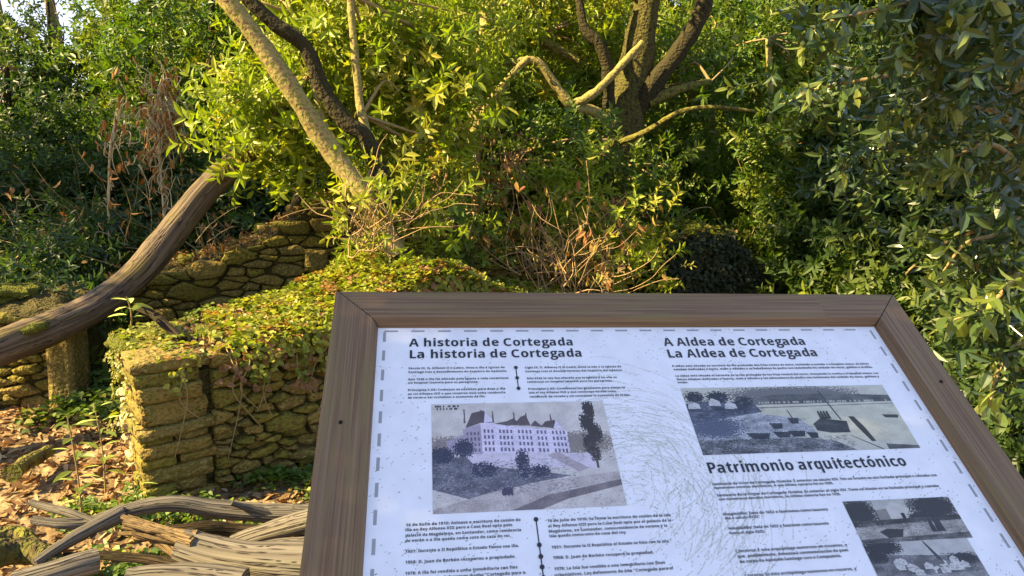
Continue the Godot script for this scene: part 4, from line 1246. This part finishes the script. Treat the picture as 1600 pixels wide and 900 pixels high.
func palace_print() -> Image:
	var im := Image.create(560, 310, false, Image.FORMAT_RGB8)
	fill_poly(im, [[0, 0], [1, 0], [1, 1], [0, 1]], Color(0.72, 0.7, 0.68), 0.05)
	fill_mass(im, 0.1, 0.42, 0.2, 0.1, Color(0.5, 0.46, 0.44))
	fill_mass(im, 0.82, 0.42, 0.22, 0.12, Color(0.48, 0.45, 0.42))
	var wall := Color(0.78, 0.75, 0.82)
	var shade := Color(0.6, 0.56, 0.62)
	var roof := Color(0.32, 0.28, 0.29)
	fill_poly(im, [[0.08, 0.37], [0.18, 0.31], [0.18, 0.5], [0.08, 0.5]], shade)
	fill_poly(im, [[0.17, 0.26], [0.27, 0.21], [0.27, 0.5], [0.18, 0.5]], shade)
	fill_poly(im, [[0.27, 0.21], [0.34, 0.19], [0.345, 0.5], [0.27, 0.5]], wall)
	fill_poly(im, [[0.34, 0.22], [0.75, 0.3], [0.75, 0.51], [0.34, 0.5]], wall)
	fill_poly(im, [[0.185, 0.25], [0.225, 0.1], [0.29, 0.075], [0.35, 0.2], [0.27, 0.2]], roof)
	fill_poly(im, [[0.29, 0.2], [0.3, 0.09], [0.345, 0.19]], wall)
	fill_poly(im, [[0.35, 0.21], [0.42, 0.19], [0.46, 0.16], [0.49, 0.23], [0.42, 0.235]], roof)
	fill_poly(im, [[0.47, 0.2], [0.5, 0.15], [0.53, 0.13], [0.55, 0.24], [0.49, 0.24]], roof)
	fill_poly(im, [[0.55, 0.24], [0.58, 0.19], [0.62, 0.26]], roof)
	fill_poly(im, [[0.61, 0.25], [0.64, 0.2], [0.69, 0.19], [0.73, 0.29], [0.64, 0.26]], roof)
	fill_poly(im, [[0.68, 0.27], [0.7, 0.19], [0.735, 0.3]], wall)
	for s in [0.275, 0.46, 0.53, 0.67, 0.18, 0.34]:
		fill_poly(im, [[s, 0.03 + s * 0.15], [s + 0.004, 0.03 + s * 0.15], [s + 0.006, 0.2], [s - 0.002, 0.2]], roof)
	for j in 4:
		for i in 22:
			var x := 0.285 + i * 0.0212
			var y := 0.265 + j * 0.058 + i * 0.0017
			if i in [3, 8, 13, 17]: continue
			fill_poly(im, [[x, y], [x + 0.009, y], [x + 0.009, y + 0.034], [x, y + 0.034]], Color(0.36, 0.34, 0.42))
		for i in 4:
			var x := 0.19 + i * 0.02
			fill_poly(im, [[x, 0.29 + j * 0.053], [x + 0.008, 0.29 + j * 0.053], [x + 0.008, 0.32 + j * 0.053], [x, 0.32 + j * 0.053]], Color(0.34, 0.32, 0.4))
	fill_poly(im, [[0.18, 0.5], [0.88, 0.52], [0.9, 0.66], [0.2, 0.62]], Color(0.74, 0.71, 0.76))
	fill_poly(im, [[0.62, 0.53], [0.68, 0.5], [0.84, 0.66], [0.78, 0.69]], Color(0.6, 0.56, 0.58))
	fill_poly(im, [[0.0, 0.54], [0.18, 0.52], [0.22, 0.6], [0.5, 0.66], [0.74, 0.72], [0.5, 0.78], [0.2, 0.9], [0.0, 0.8]], Color(0.36, 0.36, 0.4), 0.09)
	for q in [[0.05, 0.5, 0.08, 0.08], [0.17, 0.44, 0.06, 0.09], [0.48, 0.6, 0.04, 0.14], [0.27, 0.64, 0.08, 0.07], [0.56, 0.67, 0.07, 0.06]]:
		fill_mass(im, q[0], q[1], q[2], q[3], Color(0.17, 0.18, 0.26))
	for q in [[0.9, 0.09, 0.035, 0.1], [0.88, 0.22, 0.045, 0.1], [0.91, 0.33, 0.045, 0.1], [0.87, 0.43, 0.04, 0.1], [0.89, 0.52, 0.03, 0.08]]:
		fill_mass(im, q[0], q[1], q[2], q[3], Color(0.19, 0.16, 0.16), 0.0)
	fill_poly(im, [[0.885, 0.5], [0.895, 0.5], [0.895, 0.66], [0.885, 0.66]], Color(0.25, 0.22, 0.2))
	fill_poly(im, [[0, 0.97], [0.3, 0.84], [0.6, 0.76], [1, 0.7], [1, 0.78], [0.7, 0.84], [0.45, 1.0], [0, 1.0]], Color(0.64, 0.61, 0.6), 0.07)
	fill_poly(im, [[0.4, 1.0], [0.6, 0.88], [1, 0.77], [1, 0.82], [0.7, 0.92], [0.55, 1.0]], Color(0.42, 0.39, 0.4), 0.06)
	strokes(im, 0.0, 0.55, 0.75, 0.85, 1500, -0.1, Color(0.12, 0.13, 0.2))
	strokes(im, 0.0, 0.6, 0.7, 0.9, 700, -0.3, Color(0.6, 0.58, 0.62))
	strokes(im, 0.0, 0.75, 1.0, 1.0, 900, -0.25, Color(0.42, 0.36, 0.36))
	strokes(im, 0.18, 0.22, 0.76, 0.5, 900, 0.15, Color(0.42, 0.38, 0.46))
	strokes(im, 0.0, 0.35, 0.2, 0.55, 300, 0.0, Color(0.2, 0.2, 0.26))
	strokes(im, 0.74, 0.3, 1.0, 0.6, 500, 0.2, Color(0.3, 0.27, 0.25))
	strokes(im, 0.2, 0.5, 0.9, 0.68, 420, 0.1, Color(0.5, 0.46, 0.5))
	for i in 9:
		fill_mass(im, 0.36 + i * 0.006, 0.84, 0.006, 0.035, Color(0.25, 0.22, 0.3), 0.0)
	for j in 2:                                     # a faded caption
		for i in 15:
			var x := 0.02 + i * 0.009
			if rng.randf() > 0.2:
				fill_poly(im, [[x, 0.015 + j * 0.028], [x + 0.006, 0.015 + j * 0.028], [x + 0.006, 0.034 + j * 0.028], [x, 0.034 + j * 0.028]], Color(0.2, 0.2, 0.22), 0.15)
	return im

func harbour_print() -> Image:
	var im := Image.create(640, 300, false, Image.FORMAT_RGB8)
	fill_poly(im, [[0, 0], [1, 0], [1, 1], [0, 1]], Color(0.68, 0.68, 0.63), 0.04)
	fill_mass(im, 0.52, 0.13, 0.34, 0.14, Color(0.38, 0.38, 0.38), 0.05)
	fill_poly(im, [[0.26, 0.2], [0.45, 0.13], [0.7, 0.13], [1, 0.17], [1, 0.29], [0.3, 0.3]], Color(0.3, 0.31, 0.31), 0.08)
	for i in 60:
		var x := rr(0.34, 0.98)
		fill_poly(im, [[x, 0.24], [x + 0.006, 0.24], [x + 0.006, 0.27], [x, 0.27]], Color(0.62, 0.61, 0.57))
	fill_poly(im, [[0.3, 0.29], [1, 0.27], [1, 0.9], [0.0, 0.75], [0.0, 0.5]], Color(0.68, 0.68, 0.61), 0.04)
	fill_poly(im, [[0.28, 0.33], [1, 0.3], [1, 0.31], [0.3, 0.345]], Color(0.4, 0.4, 0.4))
	fill_poly(im, [[0, 0.25], [0.15, 0.2], [0.32, 0.28], [0.34, 0.4], [0.0, 0.55]], Color(0.22, 0.24, 0.3), 0.12)
	for q in [[0.05, 0.15, 0.05, 0.1], [0.16, 0.15, 0.06, 0.1], [0.27, 0.22, 0.05, 0.09]]:
		fill_mass(im, q[0], q[1], q[2], q[3], Color(0.12, 0.13, 0.17))
	for q in [[0.03, 0.26], [0.13, 0.22], [0.2, 0.27]]:
		fill_poly(im, [[q[0] - 0.025, q[1] + 0.07], [q[0] - 0.02, q[1]], [q[0], q[1] - 0.05], [q[0] + 0.03, q[1]], [q[0] + 0.03, q[1] + 0.07]], Color(0.7, 0.7, 0.7))
	fill_poly(im, [[0, 0.55], [0.3, 0.42], [0.5, 0.5], [0.55, 0.7], [0.4, 0.85], [0, 0.8]], Color(0.55, 0.56, 0.58), 0.12)
	fill_poly(im, [[0, 0.8], [0.5, 0.8], [0.62, 0.86], [0.7, 1.0], [0, 1.0]], Color(0.33, 0.34, 0.36), 0.18)
	fill_mass(im, 0.1, 0.62, 0.16, 0.2, Color(0.28, 0.3, 0.38), 0.25)
	strokes(im, 0.0, 0.2, 0.36, 0.55, 900, 0.0, Color(0.1, 0.11, 0.15))
	strokes(im, 0.0, 0.15, 0.36, 0.5, 350, 0.0, Color(0.55, 0.56, 0.6))
	strokes(im, 0.0, 0.5, 0.55, 0.82, 1500, 0.05, Color(0.22, 0.24, 0.3))
	strokes(im, 0.0, 0.78, 0.7, 1.0, 2200, 0.0, Color(0.12, 0.12, 0.14))
	strokes(im, 0.0, 0.78, 0.7, 1.0, 900, 0.0, Color(0.6, 0.6, 0.58))
	strokes(im, 0.4, 0.35, 1.0, 0.95, 500, 0.05, Color(0.45, 0.45, 0.4))
	for q in [[0.28, 0.74, 0.055], [0.39, 0.73, 0.04], [0.46, 0.72, 0.04], [0.53, 0.75, 0.025], [0.38, 0.6, 0.03], [0.47, 0.53, 0.025]]:
		fill_poly(im, [[q[0] - q[2], q[1] - 0.03], [q[0] + q[2], q[1] - 0.02], [q[0] + q[2] * 0.7, q[1] + 0.06], [q[0] - q[2] * 0.6, q[1] + 0.06]], Color(0.16, 0.17, 0.2), 0.1)
	fill_poly(im, [[0.555, 0.6], [0.6, 0.52], [0.72, 0.57], [0.71, 0.74], [0.62, 0.74], [0.56, 0.7]], Color(0.17, 0.18, 0.17), 0.08)
	for i in 4:
		fill_poly(im, [[0.6 + i * 0.014, 0.42], [0.608 + i * 0.014, 0.4], [0.612 + i * 0.014, 0.53], [0.6 + i * 0.014, 0.53]], Color(0.14, 0.15, 0.14))
	fill_poly(im, [[0.655, 0.08], [0.66, 0.08], [0.7, 0.55], [0.694, 0.55]], Color(0.2, 0.2, 0.2))
	fill_poly(im, [[0.46, 0.38], [0.463, 0.38], [0.475, 0.55], [0.47, 0.55]], Color(0.2, 0.2, 0.2))
	fill_poly(im, [[0.74, 0.5], [0.765, 0.5], [0.79, 0.66], [0.81, 0.88], [0.79, 0.88], [0.76, 0.68]], Color(0.15, 0.15, 0.12))
	fill_poly(im, [[0.91, 0.48], [0.99, 0.49], [0.98, 0.54], [0.92, 0.53]], Color(0.2, 0.2, 0.16))
	fill_poly(im, [[0.7, 0.78], [0.705, 0.78], [0.83, 1.0], [0.82, 1.0]], Color(0.25, 0.25, 0.22))
	fill_poly(im, [[0.85, 0.92], [1, 0.96], [1, 1], [0.85, 1]], Color(0.3, 0.3, 0.28), 0.1)
	return im

func chapel_print() -> Image:
	var im := Image.create(360, 170, false, Image.FORMAT_RGB8)
	fill_poly(im, [[0, 0], [1, 0], [1, 1], [0, 1]], Color(0.62, 0.62, 0.6), 0.04)
	fill_poly(im, [[0, 0.55], [1, 0.5], [1, 1], [0, 1]], Color(0.52, 0.51, 0.49), 0.12)
	fill_poly(im, [[0.34, 0.5], [0.36, 0.2], [0.44, 0.05], [0.6, 0.28], [0.62, 0.5]], Color(0.68, 0.67, 0.65))
	fill_poly(im, [[0.24, 0.5], [0.25, 0.25], [0.36, 0.22], [0.36, 0.5]], Color(0.45, 0.44, 0.42))
	fill_poly(im, [[0.47, 0.34], [0.5, 0.34], [0.5, 0.48], [0.47, 0.48]], Color(0.12, 0.12, 0.12))
	for q in [[0.1, 0.28, 0.16, 0.36], [0.8, 0.22, 0.24, 0.32], [0.66, 0.45, 0.14, 0.14]]:
		fill_mass(im, q[0], q[1], q[2], q[3], Color(0.16, 0.16, 0.16), 0.0)
	fill_poly(im, [[0, 0.5], [1, 0.44], [1, 0.56], [0, 0.62]], Color(0.2, 0.2, 0.19), 0.08)
	strokes(im, 0.0, 0.5, 1.0, 1.0, 1500, 0.0, Color(0.2, 0.2, 0.2))
	strokes(im, 0.0, 0.55, 1.0, 0.9, 700, 0.0, Color(0.62, 0.61, 0.6))
	fill_poly(im, [[0.2, 0.76], [0.27, 0.7], [0.42, 0.72], [0.38, 0.9], [0.26, 0.92]], Color(0.15, 0.15, 0.15))
	for x in [0.68, 0.73, 0.76]:
		fill_poly(im, [[x, 0.5], [x + 0.025, 0.5], [x + 0.035, 0.82], [x - 0.01, 0.82]], Color(0.17, 0.17, 0.17))
	fill_poly(im, [[0, 0.92], [1, 0.86], [1, 1], [0, 1]], Color(0.3, 0.3, 0.29), 0.14)
	return im

func village_print() -> Image:
	var im := Image.create(360, 170, false, Image.FORMAT_RGB8)
	fill_poly(im, [[0, 0], [1, 0], [1, 1], [0, 1]], Color(0.64, 0.64, 0.63), 0.04)
	fill_poly(im, [[0, 0.25], [1, 0.4], [1, 0.8], [0, 0.8]], Color(0.36, 0.36, 0.37), 0.12)
	for q in [[0.15, 0.12, 0.2, 0.16], [0.08, 0.3, 0.1, 0.16], [0.85, 0.45, 0.14, 0.14]]:
		fill_mass(im, q[0], q[1], q[2], q[3], Color(0.13, 0.13, 0.14), 0.0)
	for k in 22:
		var x := rr(0.1, 0.85)
		var y := rr(0.4, 0.68)
		fill_poly(im, [[x - 0.04, y + 0.1], [x - 0.04, y], [x, y - 0.06], [x + 0.04, y], [x + 0.04, y + 0.1]], Color(0.7, 0.7, 0.69).lerp(Color(0.25, 0.25, 0.25), 0.0 if k % 4 else 0.8))
	fill_poly(im, [[0.56, 0.02], [0.57, 0.02], [0.66, 0.45], [0.62, 0.45]], Color(0.2, 0.2, 0.2))
	fill_poly(im, [[0, 0.78], [1, 0.72], [1, 1], [0, 1]], Color(0.5, 0.5, 0.5), 0.1)
	strokes(im, 0.0, 0.3, 1.0, 1.0, 1800, 0.0, Color(0.15, 0.15, 0.16))
	return im

func print_quad(panel: Node3D, im: Image, a: Vector2, b: Vector2, label: String) -> void:
	var d := arrays_new()
	d.v = PackedVector3Array([Vector3(a.x, -a.y, 0.0005), Vector3(b.x, -a.y, 0.0005), Vector3(b.x, -b.y, 0.0005), Vector3(a.x, -b.y, 0.0005)])
	d.n = PackedVector3Array([Vector3.BACK, Vector3.BACK, Vector3.BACK, Vector3.BACK])
	d.uv = PackedVector2Array([Vector2(0, 0), Vector2(1, 0), Vector2(1, 1), Vector2(0, 1)])
	d.i = PackedInt32Array([0, 1, 2, 0, 2, 3])
	var m := StandardMaterial3D.new()
	m.albedo_texture = ImageTexture.create_from_image(im)
	m.roughness = 0.35
	m.texture_repeat = false
	part("photograph", arrays_mesh(d), m, panel).set_meta("label", label)

# white sheet with its dashed border, specks and wiped dirt
func panel_sheet(u0: float, u1: float, v0: float, v1: float) -> Image:
	var w := 1536
	var h := int(w * (v1 - v0) / (u1 - u0))
	var k := w / (u1 - u0)
	var data := PackedByteArray()
	data.resize(w * h * 3)
	for y in h:
		for x in w:
			var g := 0.86 + 0.03 * noise.get_noise_2d(x * 0.012, y * 0.012)
			var i := (y * w + x) * 3
			data[i] = int(g * 250)
			data[i + 1] = int(g * 252)
			data[i + 2] = int(g * 258)
	var im := Image.create_from_data(w, h, false, Image.FORMAT_RGB8, data)
	var grey := Color(0.55, 0.56, 0.57)
	var step := 0.0497
	var u := u0 + 0.014
	while u < u1 - 0.03:
		im.fill_rect(Rect2i(int((u - u0) * k), int(0.0075 * k), int(0.0255 * k), int(0.0045 * k)), grey)
		u += step
	var v := v0 + 0.012
	while v < v1 - 0.03:
		im.fill_rect(Rect2i(int(0.0115 * k), int((v - v0) * k), int(0.0055 * k), int(0.0235 * k)), grey)
		im.fill_rect(Rect2i(w - int(0.0185 * k), int((v - v0) * k), int(0.0055 * k), int(0.0235 * k)), grey)
		v += 0.0435
	# specks of dirt
	for s in 9000:
		var x := rng.randi() % w
		var y := rng.randi() % h
		var many := noise.get_noise_2d(x * 0.006, y * 0.006) + 0.35 * float(y) / h
		if rng.randf() > 0.15 + many: continue
		var c := Color(0.32, 0.3, 0.26).lerp(Color(0.6, 0.6, 0.56), rng.randf())
		for q in 1 + rng.randi() % 5:
			im.set_pixel(clampi(x + q, 0, w - 1), clampi(y - q / 2, 0, h - 1), c)
			if rng.randf() < 0.4: im.set_pixel(clampi(x + q, 0, w - 1), clampi(y - q / 2 + 1, 0, h - 1), c)
	# curved wipe marks
	for s in 900:
		var c0 := Vector2(0.5125, 0.4216)
		var ang := rr(-1.2, 1.9)
		var r := rr(0.03, 0.2)
		var cc := Vector2(c0.x + rng.randfn(0, 0.04), c0.y + rng.randfn(0, 0.045))
		var col := Color(0.5, 0.5, 0.42).lerp(Color(0.78, 0.78, 0.74), rng.randf())
		var len := rr(0.1, 0.5)
		var n := int(len * r * k)
		for q in n:
			if rng.randf() < 0.5: continue
			var a := ang + len * q / n
			var x := int((cc.x + cos(a) * r - u0) * k)
			var y := int((cc.y - sin(a) * r * 0.9 - v0) * k)
			if x > 1 and y > 1 and x < w - 2 and y < h - 2:
				im.set_pixel(x, y, im.get_pixel(x, y).lerp(col, 0.4))
				for e in [[1, 0], [0, 1], [1, 1], [-1, 0]]:
					im.set_pixel(x + e[0], y + e[1], im.get_pixel(x + e[0], y + e[1]).lerp(col, 0.28))
	return im

func build_board() -> void:
	M.ink = StandardMaterial3D.new()
	M.ink.albedo_color = INK
	M.ink.roughness = 0.4
	M.rail = grained(256, 1024, Color(0.38, 0.3, 0.22), Color(0.5, 0.41, 0.32), Color(0.44, 0.39, 0.26), 7.0, 2.2, 0.0, 71, 0.25, 0.55)
	var o := thing("information_board", "tilted information board of printed text and old photographs in a brown timber frame", "sign")
	o.transform = Transform3D(Basis(Vector3(0.9887, -0.0000, -0.1497), Vector3(-0.1236, 0.5639, -0.8165), Vector3(0.0844, 0.8258, 0.5576)), Vector3(-0.3400, 1.2498, -1.2097))
	var W := 1.195
	var H := 0.86
	var w := 0.078
	var t := 0.055
	var drop := 0.018
	part("frame_rail", rail(W, w, t, drop), M.rail, o)
	part("frame_rail", rail(H, w, t, drop), M.rail, o, Transform3D(Basis(Vector3.BACK, PI / 2), Vector3(0, -H, 0)))
	part("frame_rail", rail(H, w, t, drop), M.rail, o, Transform3D(Basis(Vector3.BACK, -PI / 2), Vector3(W, 0, 0)))
	part("frame_rail", rail(W, w, t, drop), M.rail, o, Transform3D(Basis(Vector3.BACK, PI), Vector3(W, -H, 0)))
	var u0 := w + 0.004
	var u1 := W - w - 0.004
	var v0 := w + 0.004
	var v1 := H - w - 0.004
	var panel := Node3D.new()
	panel.name = "panel"
	panel.position = Vector3(0, 0, -drop)
	o.add_child(panel)
	var pm := StandardMaterial3D.new()
	pm.albedo_texture = ImageTexture.create_from_image(panel_sheet(u0, u1, v0, v1))
	pm.roughness = 0.3
	pm.texture_repeat = false
	var d := arrays_new()
	for z in [0.0, -0.004]:
		for q in [[u0, v0, 0, 0], [u1, v0, 1, 0], [u1, v1, 1, 1], [u0, v1, 0, 1]]:
			d.v.append(Vector3(q[0], -q[1], z))
			d.n.append(Vector3(0, 0, 1 if z == 0.0 else -1))
			d.uv.append(Vector2(q[2], q[3]))
	d.i = PackedInt32Array([0, 1, 2, 0, 2, 3, 4, 6, 5, 4, 7, 6])
	part("sheet", arrays_mesh(d), pm, panel)
	# posts and a backing board beneath
	var bk := BoxMesh.new()
	bk.size = Vector3(W - 2 * w + 0.006, H - 2 * w + 0.006, 0.018)
	part("backing", bk, M.rail, o, Transform3D(Basis.IDENTITY, Vector3(W / 2, -H / 2, -drop - 0.02)))
	for x in [0.16, W - 0.16]:
		var inv: Transform3D = o.transform.affine_inverse()
		var top: Vector3 = o.transform * Vector3(x, -0.28, -t - 0.04)
		var foot := Vector3(top.x, -0.15, top.z)
		var pb := BoxMesh.new()
		pb.size = Vector3(0.09, top.y - foot.y + 0.03, 0.09)
		part("post", pb, M.rail, o, inv * Transform3D(Basis(Vector3.UP, 0.15), (top + foot) / 2))
	var scr := CylinderMesh.new()
	scr.top_radius = 0.0032
	scr.bottom_radius = 0.0032
	scr.height = 0.003
	scr.radial_segments = 10
	for q in [[0.035, 0.3], [W - 0.035, 0.24], [0.035, 0.7], [W - 0.03, 0.62]]:
		part("screw", scr, M.darkwood, o, Transform3D(Basis(Vector3.RIGHT, PI / 2), Vector3(q[0], -q[1], 0.0005)))
	# photographs
	print_quad(panel, palace_print(), Vector2(0.1809, 0.2566), Vector2(0.4839, 0.4529), "faded print of a turreted palace above a wooded bank")
	print_quad(panel, harbour_print(), Vector2(0.6368, 0.2324), Vector2(1.0478, 0.3701), "grey print of boats drawn up on a beach")
	print_quad(panel, chapel_print(), Vector2(0.8485, 0.4629), Vector2(1.0440, 0.5328), "grey print of a chapel between trees")
	print_quad(panel, village_print(), Vector2(0.8475, 0.5329), Vector2(1.0326, 0.6021), "grey print of village houses and a sail")
	# timelines
	for q in [[Vector2(0.3352, 0.1803), Vector2(0.3355, 0.2036), Vector2(0.3354, 0.2266)], [Vector2(0.3363, 0.4687), Vector2(0.3357, 0.5078), Vector2(0.3359, 0.5248), Vector2(0.3362, 0.5398), Vector2(0.3361, 0.5548)]]:
		var x: float = q[0].x
		var bar := BoxMesh.new()
		bar.size = Vector3(0.0018, q[-1].y - q[0].y, 0.0003)
		part("timeline", bar, M.ink, panel, Transform3D(Basis.IDENTITY, Vector3(x, -(q[0].y + q[-1].y) / 2, 0.0004)))
		for p in q:
			var c := CylinderMesh.new()
			c.top_radius = 0.0036
			c.bottom_radius = 0.0036
			c.height = 0.0004
			c.radial_segments = 14
			part("timeline_dot", c, M.ink, panel, Transform3D(Basis(Vector3.RIGHT, PI / 2), Vector3(x, -p.y, 0.0011)))
	lettering(panel)

func lettering(p: Node3D) -> void:
	text_line(p, "", "A historia de Cortegada", Vector2(0.1413, 0.1277), Vector2(0.4531, 0.1304), 0.95, true)
	text_line(p, "", "La historia de Cortegada", Vector2(0.1405, 0.1546), Vector2(0.4657, 0.1585), 0.95, true)
	text_line(p, "", "A Aldea de Cortegada", Vector2(0.6340, 0.1304), Vector2(0.9355, 0.1330), 0.95, true)
	text_line(p, "", "La Aldea de Cortegada", Vector2(0.6326, 0.1590), Vector2(0.9483, 0.1627), 0.95, true)
	text_line(p, "", "Patrimonio arquitectónico", Vector2(0.6348, 0.4016), Vector2(1.0036, 0.4063), 0.95, true)
	text_line(p, "Século IX,", "D. Alfonso II o Casto, doou a illa á Igrexa de", Vector2(0.1409, 0.1807), Vector2(0.3150, 0.1819))
	text_line(p, "", "Santiago tras o descubrimento do Sepulcro do Apóstolo.", Vector2(0.1410, 0.1887), Vector2(0.3189, 0.1907))
	text_line(p, "Ano 1526", "a illa foi aforada pola Igrexa e nela constrúese", Vector2(0.1406, 0.2046), Vector2(0.3197, 0.2064))
	text_line(p, "", "un hospital lazareto para os peregrinos.", Vector2(0.1408, 0.2122), Vector2(0.2650, 0.2138))
	text_line(p, "Principios S.XX:", "Comezan as xestións para doar a illa", Vector2(0.1404, 0.2273), Vector2(0.3117, 0.2300))
	text_line(p, "", "ao rei Alfonso XIII e que constrúa nela unha residencia", Vector2(0.1405, 0.2352), Vector2(0.3110, 0.2382))
	text_line(p, "", "de verán e así revitalizar a economía da illa.", Vector2(0.1406, 0.2430), Vector2(0.2753, 0.2455))
	text_line(p, "Siglo IX,", "D. Alfonso II el Casto, donó la isla a la Iglesia de", Vector2(0.3517, 0.1818), Vector2(0.5351, 0.1837))
	text_line(p, "", "Santiago tras el descubrimiento del Sepulcro del Apóstol", Vector2(0.3514, 0.1902), Vector2(0.5343, 0.1926))
	text_line(p, "Año 1526", "la isla fue aforada por la Iglesia y en ella se", Vector2(0.3525, 0.2058), Vector2(0.5215, 0.2085))
	text_line(p, "", "construyó un hospital lazareto para los peregrinos.", Vector2(0.3522, 0.2135), Vector2(0.5120, 0.2162))
	text_line(p, "Principios S.XX:", "Comienzan las gestiones para donar la", Vector2(0.3521, 0.2292), Vector2(0.5315, 0.2317))
	text_line(p, "", "isla al rey Alfonso XIII y que construya en ella unha", Vector2(0.3524, 0.2369), Vector2(0.5129, 0.2397))
	text_line(p, "", "residencia de verano y así revitalizar la economía de la isla.", Vector2(0.3525, 0.2451), Vector2(0.5384, 0.2487))
	text_line(p, "", "A aldea esta situada ao suroeste da illa protexida dos fríos ventos do norte, incluíndo a ermida e o hospital anexo. As leiras", Vector2(0.6352, 0.1815), Vector2(1.0467, 0.1848))
	text_line(p, "", "estaban dedicadas a horta, millo e viñedos e os bebedoiros de pedra son testemuño do coidado de vacas, galiñas e ovellas.", Vector2(0.6355, 0.1894), Vector2(1.0513, 0.1932))
	text_line(p, "", "La aldea está situada al suroeste de la isla protegida de los fríos vientos del norte, incluyendo la ermita y el hospital anexo. Las", Vector2(0.6350, 0.2043), Vector2(1.0556, 0.2083))
	text_line(p, "", "fincas estaban dedicadas a huerta, maíz y viñedos y los abrevaderos de piedra son testimonio del cuidado de vacas, gallinas y", Vector2(0.6352, 0.2123), Vector2(1.0524, 0.2166))
	text_line(p, "", "ovejas.", Vector2(0.6346, 0.2208), Vector2(0.6564, 0.2212))
	text_line(p, "Santuario da Virxe de Cortegada /Ermida:", "É anterior ao século XIV. Ten un brasón na súa fachada principal e contaba con", Vector2(0.6356, 0.4228), Vector2(1.0473, 0.4281))
	text_line(p, "", "numerosos exvotos mariñeiros. A súa última romaría foi en 1935.", Vector2(0.6360, 0.4306), Vector2(0.8488, 0.4335))
	text_line(p, "Santuario de la Virgen de Cortegada /Ermita:", "Es anterior al siglo XIV. Tiene un blasón en su fachada principal y contaba", Vector2(0.6364, 0.4424), Vector2(1.0387, 0.4477))
	text_line(p, "", "con numerosos exvotos marineros. Su última romería fue en 1935.", Vector2(0.6367, 0.4501), Vector2(0.8526, 0.4535))
	text_line(p, "Hospitalillo:", "Data do 1652 e funcionou como lazareto", Vector2(0.6362, 0.4754), Vector2(0.8169, 0.4784))
	text_line(p, "", "ata o século XVIII.", Vector2(0.6364, 0.4829), Vector2(0.6948, 0.4839))
	text_line(p, "Hospitalillo:", "Data de 1652 y funcionó como lazareto", Vector2(0.6363, 0.4983), Vector2(0.8070, 0.5014))
	text_line(p, "", "hasta el siglo XVIII.", Vector2(0.6360, 0.5064), Vector2(0.6957, 0.5078))
	text_line(p, "Cruceiros:", "É este arquipélago numeroso en cruceiros, o", Vector2(0.6357, 0.5335), Vector2(0.8212, 0.5371))
	text_line(p, "", "que, posiblemente, debeuse á conmemoración do paso", Vector2(0.6359, 0.5412), Vector2(0.8193, 0.5451))
	text_line(p, "", "do corpo do Apóstolo Santiago cara a Compostela.", Vector2(0.6365, 0.5494), Vector2(0.8041, 0.5528))
	text_line(p, "Cruceros:", "Es este archipiélago numeroso en cruceros, y", Vector2(0.6367, 0.5695), Vector2(0.8187, 0.5735))
	text_line(p, "16 de Xullo de 1910:", "Asínase a escritura de cesión da", Vector2(0.1411, 0.4679), Vector2(0.3128, 0.4721))
	text_line(p, "", "illa ao Rey Alfonso XIII pero a Casa Real opta polo", Vector2(0.1403, 0.4753), Vector2(0.2994, 0.4793))
	text_line(p, "", "palacio da Magdalena, en Santander, como residencia", Vector2(0.1405, 0.4834), Vector2(0.3120, 0.4879))
	text_line(p, "", "de verán e a illa queda como coto de caza do rei.", Vector2(0.1406, 0.4914), Vector2(0.2954, 0.4956))
	text_line(p, "1931:", "Durante a II República o Estado fíxose coa illa.", Vector2(0.1409, 0.5068), Vector2(0.3063, 0.5114))
	text_line(p, "1958:", "D. Juan de Borbón recuperou a propiedade.", Vector2(0.1410, 0.5222), Vector2(0.2999, 0.5269))
	text_line(p, "1978:", "A illa foi vendida a unha inmobiliaria con fins", Vector2(0.1410, 0.5373), Vector2(0.3005, 0.5423))
	text_line(p, "", "urbanísticos. Os defensores dunha \"Cortegada para o", Vector2(0.1407, 0.5451), Vector2(0.3107, 0.5506))
	text_line(p, "16 de Julio de 1910:", "Se firma la escritura de cesión de la isla", Vector2(0.3533, 0.4712), Vector2(0.5500, 0.4764))
	text_line(p, "", "al Rey Alfonso XIII pero la Casa Real opta por el palacio de la", Vector2(0.3531, 0.4795), Vector2(0.5486, 0.4847))
	text_line(p, "", "Magdalena, en Santander, como residencia de verano y la", Vector2(0.3527, 0.4877), Vector2(0.5401, 0.4928))
	text_line(p, "", "isla queda como coto de caza del rey.", Vector2(0.3528, 0.4957), Vector2(0.4732, 0.4991))
	text_line(p, "1931:", "Durante la II República el Estado se hizo con la isla.", Vector2(0.3538, 0.5117), Vector2(0.5374, 0.5170))
	text_line(p, "1958:", "D. Juan de Borbón recuperó la propiedad.", Vector2(0.3536, 0.5276), Vector2(0.5078, 0.5319))
	text_line(p, "1978:", "La Isla fue vendida a una inmobiliaria con fines", Vector2(0.3532, 0.5432), Vector2(0.5213, 0.5479))
	text_line(p, "", "urbanísticos. Los defensores de una \"Cortegada para el", Vector2(0.3524, 0.5516), Vector2(0.5310, 0.5570))
